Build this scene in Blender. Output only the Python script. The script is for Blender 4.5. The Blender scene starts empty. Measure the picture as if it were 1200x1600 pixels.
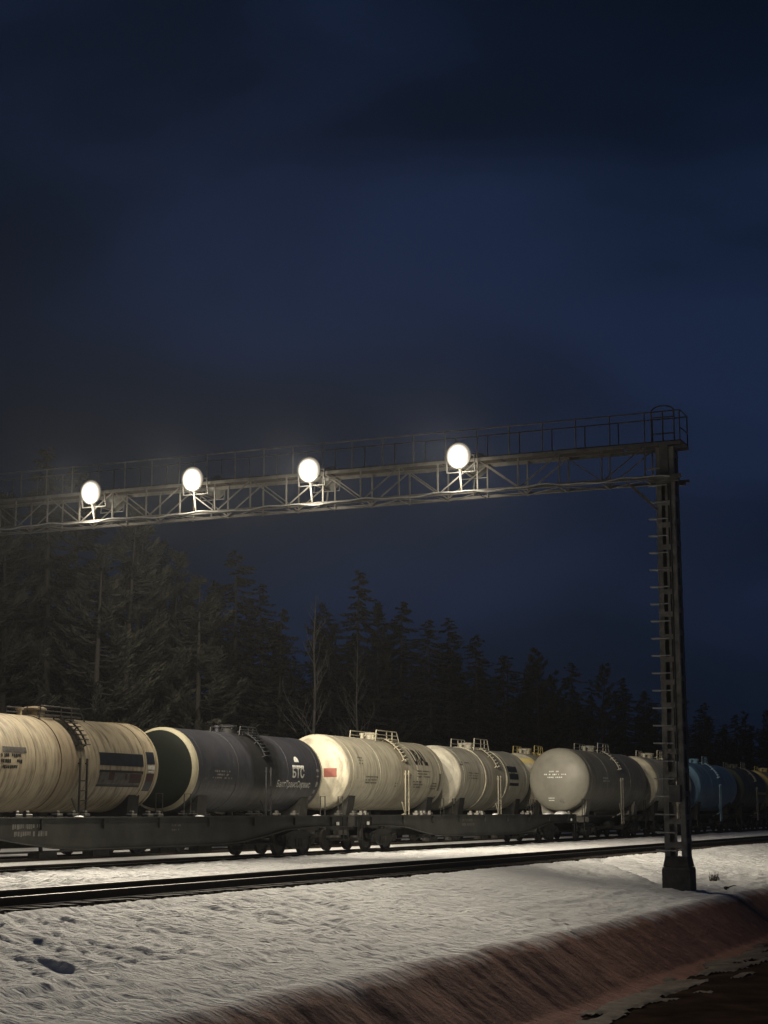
import bpy, bmesh, math, random
import numpy as np
from mathutils import Matrix, Vector

# ------------------------------------------------------------------ camera, sky, exposure
SC = bpy.context.scene
COL = SC.collection
CAM_H = 1.48
PITCH, YAW, ROLL = math.radians(10.159), math.radians(23.375), math.radians(0.045)
fwd = Vector((math.cos(PITCH) * math.cos(YAW), math.cos(PITCH) * math.sin(YAW), math.sin(PITCH)))
rgt = Vector((math.sin(YAW), -math.cos(YAW), 0))
upv = rgt.cross(fwd)
r2 = math.cos(ROLL) * rgt + math.sin(ROLL) * upv
u2 = -math.sin(ROLL) * rgt + math.cos(ROLL) * upv
cam_data = bpy.data.cameras.new('camera')
cam = bpy.data.objects.new('camera', cam_data)
COL.objects.link(cam)
cam_data.sensor_fit = 'HORIZONTAL'
cam_data.sensor_width = 36.0
cam_data.lens = 78.0
cam_data.clip_start = 0.1
cam_data.clip_end = 6000
cam.matrix_world = Matrix(((r2.x, u2.x, -fwd.x, 0), (r2.y, u2.y, -fwd.y, 0), (r2.z, u2.z, -fwd.z, CAM_H), (0, 0, 0, 1)))
SC.camera = cam

SC.view_settings.view_transform = 'Standard'
SC.view_settings.look = 'None'
SC.view_settings.exposure = 0.0
SC.view_settings.gamma = 1.0
SC.view_settings.use_curve_mapping = False
SC.render.engine = 'CYCLES'
SC.cycles.use_denoising = True
SC.cycles.max_bounces = 4
SC.cycles.diffuse_bounces = 2
SC.cycles.glossy_bounces = 2
SC.cycles.volume_bounces = 0
SC.cycles.sample_clamp_indirect = 3.0

BEAM_POWER = 7800.0        # every floodlight head, thrown forward
WASH_POWER = 3300.0        # its wider wash
TRUSS_FILL_POWER = 105.0        # point light added under each lamp to brighten the truss
LAMP_COLOR = (1.0, 0.885, 0.70)
HAZE = 0.00018

world = bpy.data.worlds.new('World')
SC.world = world
world.use_nodes = True
wt = world.node_tree
for n in list(wt.nodes):
    wt.nodes.remove(n)


def wn(kind, **kw):
    n = wt.nodes.new(kind)
    for k, v in kw.items():
        setattr(n, k, v)
    return n


wout = wn('ShaderNodeOutputWorld')
bg = wn('ShaderNodeBackground')
wt.links.new(bg.outputs[0], wout.inputs[0])
sky = wn('ShaderNodeTexSky', sky_type='NISHITA')
sky.sun_disc = False
sky.sun_elevation = math.radians(-4.0)
sky.sun_rotation = math.radians(150)
sky.altitude = 100
sky.air_density = 1.0
sky.dust_density = 0.6
sky.ozone_density = 3.0
tc = wn('ShaderNodeTexCoord')
mp = wn('ShaderNodeMapping')
mp.inputs['Scale'].default_value = (1.0, 1.0, 2.6)
mp.inputs['Location'].default_value = (-5.79, -0.33, 0.67)
wt.links.new(tc.outputs['Generated'], mp.inputs[0])
nz = wn('ShaderNodeTexNoise')
nz.inputs['Scale'].default_value = 2.3
nz.inputs['Detail'].default_value = 5.0
nz.inputs['Roughness'].default_value = 0.42
nz.inputs['Distortion'].default_value = 0.25
wt.links.new(mp.outputs[0], nz.inputs['Vector'])
cr = wn('ShaderNodeValToRGB')
cr.color_ramp.elements[0].position = 0.36
cr.color_ramp.elements[0].color = (0.0016, 0.0052, 0.0140, 1)     # dark cloud
cr.color_ramp.elements[1].position = 0.66
cr.color_ramp.elements[1].color = (0.0115, 0.0240, 0.0680, 1)      # thin, paler cloud
e = cr.color_ramp.elements.new(0.5)
e.color = (0.0036, 0.0100, 0.0275, 1)
wt.links.new(nz.outputs['Fac'], cr.inputs[0])
skym = wn('ShaderNodeVectorMath', operation='SCALE')
skym.inputs['Scale'].default_value = 0.03
wt.links.new(sky.outputs[0], skym.inputs[0])
addn = wn('ShaderNodeVectorMath', operation='ADD')
wt.links.new(skym.outputs[0], addn.inputs[0])
wt.links.new(cr.outputs[0], addn.inputs[1])
wt.links.new(addn.outputs[0], bg.inputs['Color'])
bg.inputs['Strength'].default_value = 0.68

rng = random.Random(7)


# ------------------------------------------------------------------ helpers
def link(o, parent=None):
    COL.objects.link(o)
    if parent is not None:
        o.parent = parent
    return o


def tag(o, label=None, cat=None, group=None, kind=None):
    if label: o['label'] = label
    if cat: o['category'] = cat
    if group: o['group'] = group
    if kind: o['kind'] = kind
    return o


def thing(name, label, cat, loc, group=None):
    o = bpy.data.objects.new(name, None)
    o.location = loc
    o.empty_display_size = 0.3
    link(o)
    return tag(o, label, cat, group)


def inst(name, mesh, parent=None, loc=(0, 0, 0), rot=(0, 0, 0)):
    o = bpy.data.objects.new(name, mesh)
    o.location = loc
    o.rotation_euler = rot
    return link(o, parent)


class MB:
    def __init__(self):
        self.v = []
        self.f = []

    def _add(self, vs, fs):
        b = len(self.v)
        self.v += [tuple(p) for p in vs]
        self.f += [tuple(b + i for i in q) for q in fs]
        return self

    def box(self, c, s, rot=None):
        hx, hy, hz = s[0] / 2, s[1] / 2, s[2] / 2
        vs = [Vector((x, y, z)) for x in (-hx, hx) for y in (-hy, hy) for z in (-hz, hz)]
        if rot is not None:
            vs = [rot @ p for p in vs]
        c = Vector(c)
        return self._add([p + c for p in vs], [(0, 1, 3, 2), (4, 6, 7, 5), (0, 4, 5, 1), (2, 3, 7, 6), (0, 2, 6, 4), (1, 5, 7, 3)])

    def beam(self, p, q, w, h, up=(0, 0, 1)):
        p, q = Vector(p), Vector(q)
        d = (q - p).normalized()
        s = d.cross(Vector(up))
        if s.length < 1e-4:
            s = d.cross(Vector((1, 0, 0)))
        s.normalize()
        u = s.cross(d)
        vs = []
        for e in (p, q):
            for a, b in ((-1, -1), (1, -1), (1, 1), (-1, 1)):
                vs.append(e + s * a * w / 2 + u * b * h / 2)
        return self._add(vs, [(0, 1, 2, 3), (7, 6, 5, 4), (0, 4, 5, 1), (1, 5, 6, 2), (2, 6, 7, 3), (3, 7, 4, 0)])

    def tube(self, pts, r, n=6, cap=True):
        pts = [Vector(p) for p in pts]
        rr = r if isinstance(r, (list, tuple)) else [r] * len(pts)
        vs, fs = [], []
        ref = None
        for i, p in enumerate(pts):
            d = (pts[min(i + 1, len(pts) - 1)] - pts[max(i - 1, 0)]).normalized()
            if ref is None:
                ref = d.orthogonal().normalized()
            a = (ref - d * ref.dot(d))
            a = a.normalized() if a.length > 1e-5 else d.orthogonal().normalized()
            ref = a
            b = d.cross(a)
            for k in range(n):
                t = 2 * math.pi * k / n
                vs.append(p + (a * math.cos(t) + b * math.sin(t)) * rr[i])
        for i in range(len(pts) - 1):
            for k in range(n):
                fs.append((i * n + k, i * n + (k + 1) % n, (i + 1) * n + (k + 1) % n, (i + 1) * n + k))
        if cap:
            fs.append(tuple(range(n))[::-1])
            fs.append(tuple((len(pts) - 1) * n + k for k in range(n)))
        return self._add(vs, fs)

    def lathe(self, prof, axis='x', n=32, c=(0, 0, 0), close=False):
        """prof: (position along axis, radius)"""
        vs, fs = [], []
        c = Vector(c)
        for a, r in prof:
            for k in range(n):
                t = 2 * math.pi * k / n
                if axis == 'x':
                    vs.append(c + Vector((a, r * math.cos(t), r * math.sin(t))))
                elif axis == 'y':
                    vs.append(c + Vector((r * math.sin(t), a, r * math.cos(t))))
                else:
                    vs.append(c + Vector((r * math.cos(t), r * math.sin(t), a)))
        m = len(prof)
        for i in range(m - 1 if not close else m):
            j = (i + 1) % m
            for k in range(n):
                fs.append((i * n + k, i * n + (k + 1) % n, j * n + (k + 1) % n, j * n + k))
        if not close:
            if prof[0][1] > 1e-6: fs.append(tuple(range(n)))
            if prof[-1][1] > 1e-6: fs.append(tuple((m - 1) * n + k for k in range(n))[::-1])
        return self._add(vs, fs)

    def mesh(self, name, mat, smooth=False, bevel=0.0, merge=False):
        me = bpy.data.meshes.new(name)
        me.from_pydata(self.v, [], self.f)
        bm = bmesh.new()
        bm.from_mesh(me)
        if merge:
            bmesh.ops.remove_doubles(bm, verts=bm.verts, dist=1e-5)
        bmesh.ops.recalc_face_normals(bm, faces=bm.faces)
        if bevel > 0:
            bmesh.ops.bevel(bm, geom=list(bm.edges), offset=bevel, segments=1, affect='EDGES')
        bm.to_mesh(me)
        bm.free()
        if smooth:
            me.polygons.foreach_set('use_smooth', [True] * len(me.polygons))
            if smooth != 'all':
                me.set_sharp_from_angle(angle=math.radians(40))
        me.materials.append(mat)
        return me

    def build(self, name, mat, parent=None, loc=(0, 0, 0), smooth=False, bevel=0.0, merge=False):
        return inst(name, self.mesh(name, mat, smooth, bevel, merge), parent, loc)


# ------------------------------------------------------------------ materials
def new_mat(name):
    m = bpy.data.materials.new(name)
    m.use_nodes = True
    nt = m.node_tree
    b = nt.nodes['Principled BSDF']
    return m, nt, b


def noise_node(nt, scale, detail=4, rough=0.55, stretch=None, coord='Object', dist=0.0, loc=None):
    t = nt.nodes.new('ShaderNodeTexCoord')
    m = nt.nodes.new('ShaderNodeMapping')
    if stretch: m.inputs['Scale'].default_value = stretch
    if loc: m.inputs['Location'].default_value = loc
    nt.links.new(t.outputs[coord], m.inputs[0])
    n = nt.nodes.new('ShaderNodeTexNoise')
    n.inputs['Scale'].default_value = scale
    n.inputs['Detail'].default_value = detail
    n.inputs['Roughness'].default_value = rough
    n.inputs['Distortion'].default_value = dist
    nt.links.new(m.outputs[0], n.inputs['Vector'])
    return n


def ramp(nt, fac, stops):
    r = nt.nodes.new('ShaderNodeValToRGB')
    el = r.color_ramp.elements
    while len(el) > len(stops): el.remove(el[-1])
    while len(el) < len(stops): el.new(1.0)
    for e_, (p, c) in zip(el, stops):
        e_.position = p
        e_.color = (*c, 1) if len(c) == 3 else c
    nt.links.new(fac, r.inputs[0])
    return r


def mixc(nt, fac, a, b, mode='MIX'):
    m = nt.nodes.new('ShaderNodeMix')
    m.data_type = 'RGBA'
    m.blend_type = mode
    for sock, val in ((m.inputs['Factor'], fac), (m.inputs['A'], a), (m.inputs['B'], b)):
        if hasattr(val, 'node'):
            nt.links.new(val, sock)
        elif isinstance(val, (int, float)):
            sock.default_value = val
        else:
            sock.default_value = (*val, 1)
    return m.outputs['Result']


def bump(nt, b, h, strength, dist):
    bp = nt.nodes.new('ShaderNodeBump')
    bp.inputs['Strength'].default_value = strength
    bp.inputs['Distance'].default_value = dist
    nt.links.new(h, bp.inputs['Height'])
    nt.links.new(bp.outputs[0], b.inputs['Normal'])


def plain(name, col, rough=0.6, metal=0.0, var=0.25, scale=6.0, spec=0.3):
    m, nt, b = new_mat(name)
    n = noise_node(nt, scale, 5, 0.6)
    d = tuple(c * (1 - var) for c in col)
    l = tuple(min(1, c * (1 + var)) for c in col)
    r = ramp(nt, n.outputs['Fac'], [(0.3, d), (0.7, l)])
    nt.links.new(r.outputs[0], b.inputs['Base Color'])
    b.inputs['Roughness'].default_value = rough
    b.inputs['Metallic'].default_value = metal
    b.inputs['Specular IOR Level'].default_value = spec
    bump(nt, b, n.outputs['Fac'], 0.15, 0.01)
    return m


def tank_paint(name, col, grime=(0.10, 0.085, 0.06), amount=0.55, seed=0.0, rough=0.42, spill=None, gloss=0.4, spill_col=(0.008, 0.008, 0.008), spill_amt=1.0):
    """old tank paint: blotches, streaks running down the sides, optional dark spill band (x0,x1)"""
    m, nt, b = new_mat(name)
    streak = noise_node(nt, 3.0, 5, 0.6, (2.2, 0.35, 0.30), loc=(seed, seed * 1.7, 0))
    blot = noise_node(nt, 1.1, 6, 0.62, loc=(seed * 3, 0, seed))
    fine = noise_node(nt, 14.0, 4, 0.6, (1, 1, 0.5), loc=(seed, seed, seed))
    c0 = mixc(nt, ramp(nt, blot.outputs['Fac'], [(0.35, (0, 0, 0)), (0.75, (1, 1, 1))]).outputs[0],
              tuple(min(1, c * 1.08) for c in col), tuple(c * 0.80 for c in col))
    g = ramp(nt, streak.outputs['Fac'], [(0.46, (0, 0, 0)), (0.76, (1, 1, 1))])
    sc = nt.nodes.new('ShaderNodeMath'); sc.operation = 'MULTIPLY'; sc.inputs[1].default_value = amount
    nt.links.new(g.outputs[0], sc.inputs[0])
    c1 = mixc(nt, sc.outputs[0], c0, grime)
    f2 = ramp(nt, fine.outputs['Fac'], [(0.60, (0, 0, 0)), (0.80, (0.35, 0.35, 0.35))])
    c2 = mixc(nt, f2.outputs[0], c1, grime)
    if spill:
        t = nt.nodes.new('ShaderNodeTexCoord'); s = nt.nodes.new('ShaderNodeSeparateXYZ')
        nt.links.new(t.outputs['Object'], s.inputs[0])
        nn = noise_node(nt, 1.4, 4, 0.6, (1.0, 0.4, 0.4))
        a = nt.nodes.new('ShaderNodeMath'); a.operation = 'MULTIPLY_ADD'
        a.inputs[1].default_value = 1.3
        nt.links.new(nn.outputs['Fac'], a.inputs[0])
        nt.links.new(s.outputs[0], a.inputs[2])
        # distance from the band centre
        ce = (spill[0] + spill[1]) / 2 + 0.65
        d = nt.nodes.new('ShaderNodeMath'); d.operation = 'SUBTRACT'; d.inputs[1].default_value = ce
        nt.links.new(a.outputs[0], d.inputs[0])
        ab = nt.nodes.new('ShaderNodeMath'); ab.operation = 'ABSOLUTE'
        nt.links.new(d.outputs[0], ab.inputs[0])
        hw = (spill[1] - spill[0]) / 2
        mr = nt.nodes.new('ShaderNodeMapRange')
        mr.inputs['From Min'].default_value = hw + 0.12
        mr.inputs['From Max'].default_value = hw - 0.12
        mr.inputs['To Max'].default_value = spill_amt
        nt.links.new(ab.outputs[0], mr.inputs['Value'])
        c2 = mixc(nt, mr.outputs[0], c2, spill_col)
    nt.links.new(c2, b.inputs['Base Color'])
    rr = ramp(nt, streak.outputs['Fac'], [(0.3, (rough,) * 3), (0.8, (min(1, rough + 0.3),) * 3)])
    nt.links.new(rr.outputs[0], b.inputs['Roughness'])
    b.inputs['Specular IOR Level'].default_value = gloss
    bump(nt, b, blot.outputs['Fac'], 0.25, 0.05)
    return m


M = {}
M['steel'] = plain('galvanised_steel', (0.13, 0.125, 0.112), 0.6, 0.0, 0.35, 3.0)
M['mast_steel'] = plain('mast_steel', (0.24, 0.225, 0.195), 0.65, 0.0, 0.4, 3.0)
M['galv'] = plain('bright_galvanised', (0.42, 0.42, 0.40), 0.45, 0.3, 0.2, 6.0)
M['steel_dark'] = plain('weathered_steel', (0.075, 0.070, 0.062), 0.7, 0.0, 0.4, 4.0)
M['plank'] = plain('walkway_plank', (0.040, 0.030, 0.021), 0.85, 0, 0.35, 5.0)
M['rail'] = plain('rusty_rail', (0.045, 0.036, 0.030), 0.75, 0.0, 0.3, 8.0)
M['rail_head'] = plain('worn_rail_head', (0.35, 0.33, 0.30), 0.35, 0.9, 0.2, 8.0)
M['sleeper'] = plain('sleeper_timber', (0.030, 0.026, 0.022), 0.9, 0, 0.4, 6.0)
M['ballast'] = plain('ballast_stone', (0.028, 0.026, 0.024), 0.95, 0, 0.6, 9.0)
M['concrete'] = plain('old_concrete', (0.11, 0.105, 0.095), 0.9, 0, 0.35, 4.0)
M['frame'] = plain('dirty_black_frame', (0.030, 0.029, 0.026), 0.75, 0, 0.4, 4.0)
M['flat'] = plain('flat_wagon_paint', (0.030, 0.030, 0.026), 0.6, 0, 0.45, 1.3)
M['wheel'] = plain('wheel_steel', (0.030, 0.028, 0.026), 0.6, 0, 0.4, 6.0)
M['white_paint'] = plain('white_marking_paint', (0.62, 0.62, 0.58), 0.6, 0, 0.25, 9.0)
M['black_paint'] = plain('black_marking_paint', (0.018, 0.018, 0.020), 0.6, 0, 0.3, 9.0)
M['grey_mark'] = plain('faded_grey_marking', (0.15, 0.145, 0.13), 0.6, 0, 0.3, 9.0)
M['faded_white'] = plain('faded_white_marking', (0.30, 0.30, 0.28), 0.6, 0, 0.3, 9.0)
M['blue_panel'] = plain('dark_blue_panel', (0.022, 0.026, 0.038), 0.5, 0, 0.3, 5.0)
M['strip'] = plain('worn_lettering_strip', (0.10, 0.095, 0.085), 0.6, 0, 0.5, 6.0)
M['rust_mark'] = plain('dull_red_marking', (0.055, 0.024, 0.020), 0.6, 0, 0.3, 6.0)
M['red_sign'] = plain('red_hazard_plate', (0.22, 0.075, 0.055), 0.5, 0, 0.15, 6.0)
M['lamp_housing'] = plain('lamp_housing', (0.20, 0.20, 0.19), 0.5, 0.4, 0.2, 6.0)
M['cream'] = tank_paint('cream_tank_paint', (0.45, 0.385, 0.27), (0.055, 0.040, 0.025), 0.95, 1.3, spill=(-.9, .15), spill_col=(0.20, 0.145, 0.09), spill_amt=.45)
M['ivory'] = tank_paint('ivory_tank_paint', (0.49, 0.455, 0.35), (0.09, 0.075, 0.05), 0.8, 4.1, spill=(0.1, 1.1), spill_col=(0.22, 0.19, 0.13), spill_amt=.5)
M['white'] = tank_paint('white_tank_paint', (0.56, 0.53, 0.43), (0.10, 0.085, 0.06), 0.7, 7.7, spill=(-.5, .6), spill_col=(0.24, 0.21, 0.15), spill_amt=.45)
M['navy'] = tank_paint('navy_tank_paint', (0.024, 0.025, 0.031), (0.03, 0.028, 0.026), 0.6, 2.2, spill=(-0.95, 1.45))
M['navy_head'] = tank_paint('dark_green_head_paint', (0.006, 0.009, 0.006), (0.012, 0.012, 0.010), 0.5, 5.2, rough=0.6, gloss=0.2)
M['cream_rim'] = tank_paint('cream_rim_paint', (0.36, 0.33, 0.23), (0.12, 0.10, 0.07), 0.5, 3.2)
M['grey'] = tank_paint('grey_tank_paint', (0.19, 0.182, 0.152), (0.10, 0.095, 0.08), 0.45, 9.1)
M['blue'] = tank_paint('blue_tank_paint', (0.13, 0.25, 0.36), (0.04, 0.045, 0.05), 0.5, 6.4)
M['green'] = tank_paint('dark_green_tank_paint', (0.055, 0.062, 0.045), (0.025, 0.024, 0.02), 0.55, 8.4)
M['yellow'] = tank_paint('yellow_tank_paint', (0.50, 0.40, 0.14), (0.12, 0.09, 0.04), 0.5, 10.4)
M['green_band'] = tank_paint('bright_green_band_paint', (0.08, 0.33, 0.12), (0.05, 0.09, 0.04), 0.35, 11.0)


def snow_material():
    m, nt, b = new_mat('old_snow')
    n1 = noise_node(nt, 0.35, 6, 0.6)
    n2 = noise_node(nt, 5.0, 6, 0.65, (1.0, 0.7, 1.0))
    n3 = noise_node(nt, 28.0, 4, 0.6)
    c = ramp(nt, n1.outputs['Fac'], [(0.3, (0.66, 0.66, 0.66)), (0.7, (0.80, 0.80, 0.79))]).outputs[0]
    sp = ramp(nt, n2.outputs['Fac'], [(0.60, (0, 0, 0)), (0.82, (0.45, 0.45, 0.45))]).outputs[0]
    c = mixc(nt, sp, c, (0.30, 0.27, 0.24))
    # reddish light on the bank below the lip, painted as colour, ragged upper edge
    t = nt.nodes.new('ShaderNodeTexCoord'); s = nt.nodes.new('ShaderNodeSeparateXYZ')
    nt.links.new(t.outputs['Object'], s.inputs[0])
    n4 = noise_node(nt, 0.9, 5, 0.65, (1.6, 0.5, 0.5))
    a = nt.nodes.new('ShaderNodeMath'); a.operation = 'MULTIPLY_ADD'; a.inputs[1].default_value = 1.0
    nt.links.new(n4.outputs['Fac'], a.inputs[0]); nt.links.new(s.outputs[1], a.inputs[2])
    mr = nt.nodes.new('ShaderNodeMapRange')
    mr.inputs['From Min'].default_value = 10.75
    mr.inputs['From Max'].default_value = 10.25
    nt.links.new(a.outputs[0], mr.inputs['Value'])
    red_glow = ramp(nt, noise_node(nt, 1.3, 6, 0.65, (1.2, 0.8, 0.8)).outputs['Fac'],
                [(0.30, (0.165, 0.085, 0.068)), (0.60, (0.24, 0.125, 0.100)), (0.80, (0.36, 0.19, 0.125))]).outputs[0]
    c = mixc(nt, mr.outputs[0], c, red_glow)
    nt.links.new(c, b.inputs['Base Color'])
    b.inputs['Roughness'].default_value = 0.9
    b.inputs['Specular IOR Level'].default_value = 0.06
    # small wind ripples, finer than the mesh, long axis down the slope
    n5 = noise_node(nt, 1.0, 5, 0.62, (6.0, 1.5, 1.0))
    n5.inputs['Vector'].links[0].from_node.inputs['Rotation'].default_value = (0, 0, math.radians(-26))
    ad = nt.nodes.new('ShaderNodeMath'); ad.operation = 'MULTIPLY_ADD'; ad.inputs[1].default_value = 0.25
    nt.links.new(n3.outputs['Fac'], ad.inputs[0]); nt.links.new(n2.outputs['Fac'], ad.inputs[2])
    inv = nt.nodes.new('ShaderNodeMath'); inv.operation = 'MULTIPLY_ADD'; inv.inputs[1].default_value = -2.1; inv.inputs[2].default_value = 2.4
    nt.links.new(mr.outputs[0], inv.inputs[0])
    ad2 = nt.nodes.new('ShaderNodeMath'); ad2.operation = 'MULTIPLY_ADD'
    nt.links.new(inv.outputs[0], ad2.inputs[1])
    nt.links.new(n5.outputs['Fac'], ad2.inputs[0]); nt.links.new(ad.outputs[0], ad2.inputs[2])
    bump(nt, b, ad2.outputs[0], 0.9, 0.075)
    return m


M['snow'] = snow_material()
M['snow_lump'] = plain('snow_lump', (0.74, 0.74, 0.73), 0.8, 0, 0.1, 8.0)
M['dirty_ice'] = plain('dirty_ice', (0.085, 0.070, 0.060), 0.9, 0, 0.5, 2.5, 0.05)
M['road'] = plain('dirty_road', (0.020, 0.0125, 0.009), 1.0, 0, 0.6, 1.2, 0.0)
M['bark'] = plain('conifer_bark', (0.013, 0.011, 0.009), 0.9, 0, 0.4, 6.0)
M['birch'] = plain('birch_bark', (0.045, 0.042, 0.038), 0.8, 0, 0.5, 5.0)
M['dry'] = plain('dry_grass', (0.035, 0.027, 0.018), 0.9, 0, 0.4, 9.0)


def foliage(name, dark, light):
    m, nt, b = new_mat(name)
    n = noise_node(nt, 0.9, 4, 0.6, coord='Object')
    r = ramp(nt, n.outputs['Fac'], [(0.35, dark), (0.7, light)])
    nt.links.new(r.outputs[0], b.inputs['Base Color'])
    b.inputs['Roughness'].default_value = 0.8
    b.inputs['Specular IOR Level'].default_value = 0.15
    return m


M['pine'] = foliage('pine_needles', (0.008, 0.0082, 0.006), (0.024, 0.0242, 0.017))
M['spruce'] = foliage('spruce_needles', (0.006, 0.0063, 0.005), (0.013, 0.0132, 0.010))


def emission(name, col, s):
    m, nt, b = new_mat(name)
    b.inputs['Base Color'].default_value = (0.9, 0.9, 0.9, 1)
    b.inputs['Emission Color'].default_value = (*col, 1)
    b.inputs['Emission Strength'].default_value = s
    return m


def lens_material():
    """reflector lamp behind glass: burning core, warm and weaker towards the rim"""
    m, nt, b = new_mat('lit_lamp_glass')
    t = nt.nodes.new('ShaderNodeTexCoord')
    sp = nt.nodes.new('ShaderNodeSeparateXYZ')
    nt.links.new(t.outputs['Object'], sp.inputs[0])
    cb = nt.nodes.new('ShaderNodeCombineXYZ')
    nt.links.new(sp.outputs[1], cb.inputs[1]); nt.links.new(sp.outputs[2], cb.inputs[2])
    ln = nt.nodes.new('ShaderNodeVectorMath'); ln.operation = 'LENGTH'
    nt.links.new(cb.outputs[0], ln.inputs[0])
    dv = nt.nodes.new('ShaderNodeMath'); dv.operation = 'DIVIDE'; dv.inputs[1].default_value = .37
    nt.links.new(ln.outputs['Value'], dv.inputs[0])
    r = ramp(nt, dv.outputs[0], [(0.0, (1, 1, 1)), (0.5, (0.40, 0.40, 0.40)), (0.70, (0.055, 0.055, 0.055)), (0.83, (0.018, 0.018, 0.018)), (1.0, (0.004, 0.004, 0.004))])
    r.color_ramp.interpolation = 'EASE'
    mu = nt.nodes.new('ShaderNodeMath'); mu.operation = 'MULTIPLY'; mu.inputs[1].default_value = 60.0
    nt.links.new(r.outputs[0], mu.inputs[0])
    c = ramp(nt, dv.outputs[0], [(0.55, (1.0, 0.96, 0.88)), (0.95, (1.0, 0.86, 0.66))])
    nt.links.new(c.outputs[0], b.inputs['Emission Color'])
    nt.links.new(mu.outputs[0], b.inputs['Emission Strength'])
    b.inputs['Base Color'].default_value = (0.5, 0.5, 0.5, 1)
    return m


M['lens'] = lens_material()


# ------------------------------------------------------------------ terrain
def lattice(ix, iy, seed):
    h = (ix.astype(np.int64) * 374761393 + iy.astype(np.int64) * 668265263 + seed * 982451653) & 0xFFFFFFFF
    h = ((h ^ (h >> 13)) * 1274126177) & 0xFFFFFFFF
    h = h ^ (h >> 16)
    return (h & 0xFFFF) / 65535.0


def vnoise(x, y, seed):
    ix, iy = np.floor(x), np.floor(y)
    fx, fy = x - ix, y - iy
    fx = fx * fx * fx * (fx * (fx * 6 - 15) + 10)
    fy = fy * fy * fy * (fy * (fy * 6 - 15) + 10)
    a, b = lattice(ix, iy, seed), lattice(ix + 1, iy, seed)
    c, d = lattice(ix, iy + 1, seed), lattice(ix + 1, iy + 1, seed)
    return (a * (1 - fx) + b * fx) * (1 - fy) + (c * (1 - fx) + d * fx) * fy


def fbm(x, y, seed, o=4, g=0.5):
    s = np.zeros_like(x); a = 1.0; t = 0.0
    for k in range(o):
        s += a * vnoise(x * 2 ** k + 17.3 * k, y * 2 ** k + 5.1 * k, seed + k)
        t += a; a *= g
    return s / t


YK = [-400, -6.0, -5.0, 4.2, 8.15, 8.65, 9.75, 10.05, 11.0, 12.5, 14.5, 16.3, 16.72, 16.95, 19.35, 19.50, 20.2, 22.5, 25.3, 25.7, 26.9, 27.3, 28.5, 30.5, 31.2, 32.6, 34.0, 40, 60, 400]
ZK = [-1.9, -1.9, -1.9, -1.9, -1.93, -1.78, -0.99, -0.86, -0.78, -0.64, -0.42, -0.20, -0.17, -0.36, -0.30, -0.04, -0.02, -0.06, -0.05, -0.12, -0.12, -0.05, -0.09, -0.07, -0.12, -0.12, -0.12, -0.2, 0.1, 0.3]


def smooth(a, b, x):
    t = np.clip((x - a) / (b - a), 0, 1)
    return t * t * (3 - 2 * t)


def ground_z(X, Y):
    # wobble of the bank and track-side edges along the line
    wob = (fbm(X * 0.55, X * 0 + 3.0, 11, 4) - 0.5)
    wob2 = (fbm(X * 1.4, X * 0 + 9.0, 15, 4) - 0.5)
    bank = np.exp(-((Y - 9.6) / 1.4) ** 2)
    edge = np.exp(-((Y - 16.75) / 0.5) ** 2)
    Yw = Y + bank * (0.26 * wob + 0.12 * wob2) + edge * 0.35 * wob2
    z = np.interp(Yw, YK, ZK)
    up = smooth(12.2, 13.2, Y) * (1 - smooth(16.4, 16.75, Y))           # slope below the track
    low = smooth(9.9, 10.6, Y) * (1 - smooth(12.2, 13.2, Y))            # flatter field above the lip
    bk = smooth(8.3, 8.9, Y) * (1 - smooth(9.9, 10.5, Y))
    mid = smooth(19.5, 19.9, Y) * (1 - smooth(25.0, 25.4, Y))
    sk = Y + 0.35 * X
    cr_, al_ = X + 0.12 * Y, Y - 0.1 * X
    warp = 0.5 * (fbm(X * 0.6, Y * 0.6, 91, 2) - 0.5)
    c1_ = cr_ - 0.62 * Y + warp                       # long low ripples running down towards the road
    streak = fbm(c1_ * 4.2, al_ * 0.8, 21, 3, 0.5) - 0.5
    rip = np.abs(fbm(c1_ * 3.0 + 7, al_ * 0.62, 31, 3, 0.5) - 0.5)
    patch = fbm(X * 0.85 + warp, Y * 4.4, 41, 4, 0.55) - 0.5
    pits = np.clip(0.34 - fbm(X * 0.9 + warp, Y * 4.0, 71, 3), 0, 1)
    big = fbm(X * 0.13, Y * 0.2, 51, 3) - 0.5
    soft = fbm(X * 0.8 + 0.4 * Y, Y * 0.5, 81, 3) - 0.5
    fine = fbm(X * 5.0, Y * 5.0, 61, 3) - 0.5
    calm = 0.45 + 0.9 * fbm(X * 0.35, Y * 0.45, 97, 2)   # some stretches smoother than others
    du = calm * (0.17 * streak - 0.11 * rip) + 0.06 * fine
    du = np.maximum(du, -0.055) + 0.25 * np.minimum(du + 0.055, 0)        # drifted snow fills the deepest hollows
    z = z + up * (du + 0.22 * big)
    dl = calm * 0.14 * patch + 0.05 * fine - 0.10 * pits + 0.04 * streak
    dl = np.maximum(dl, -0.045) + 0.25 * np.minimum(dl + 0.045, 0)
    z = z + low * dl
    z = z + bk * (0.05 * soft + 0.012 * streak + 0.03 * fine)
    z = z + mid * (0.16 * streak + 0.05 * patch - 0.16 * rip + 0.03 * fine)
    far = smooth(33.5, 42.0, Y)
    z = z + far * 0.8 * big
    # a wheel rut curving from the track down to the mast
    rx = np.interp(Y, [12.4, 14.6, 16.8], [49.6, 54.2, 57.5])
    d = (X - rx)
    z = z + up * (-0.14 * np.exp(-(d / 0.7) ** 2) + 0.09 * np.exp(-((d + 1.5) / 0.6) ** 2))
    return z


def axis(segs):
    out = [segs[0][0]]
    for a, b, s in segs:
        n = max(1, int(round((b - a) / s)))
        out += list(np.linspace(a, b, n + 1)[1:])
    return np.array(out)


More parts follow.
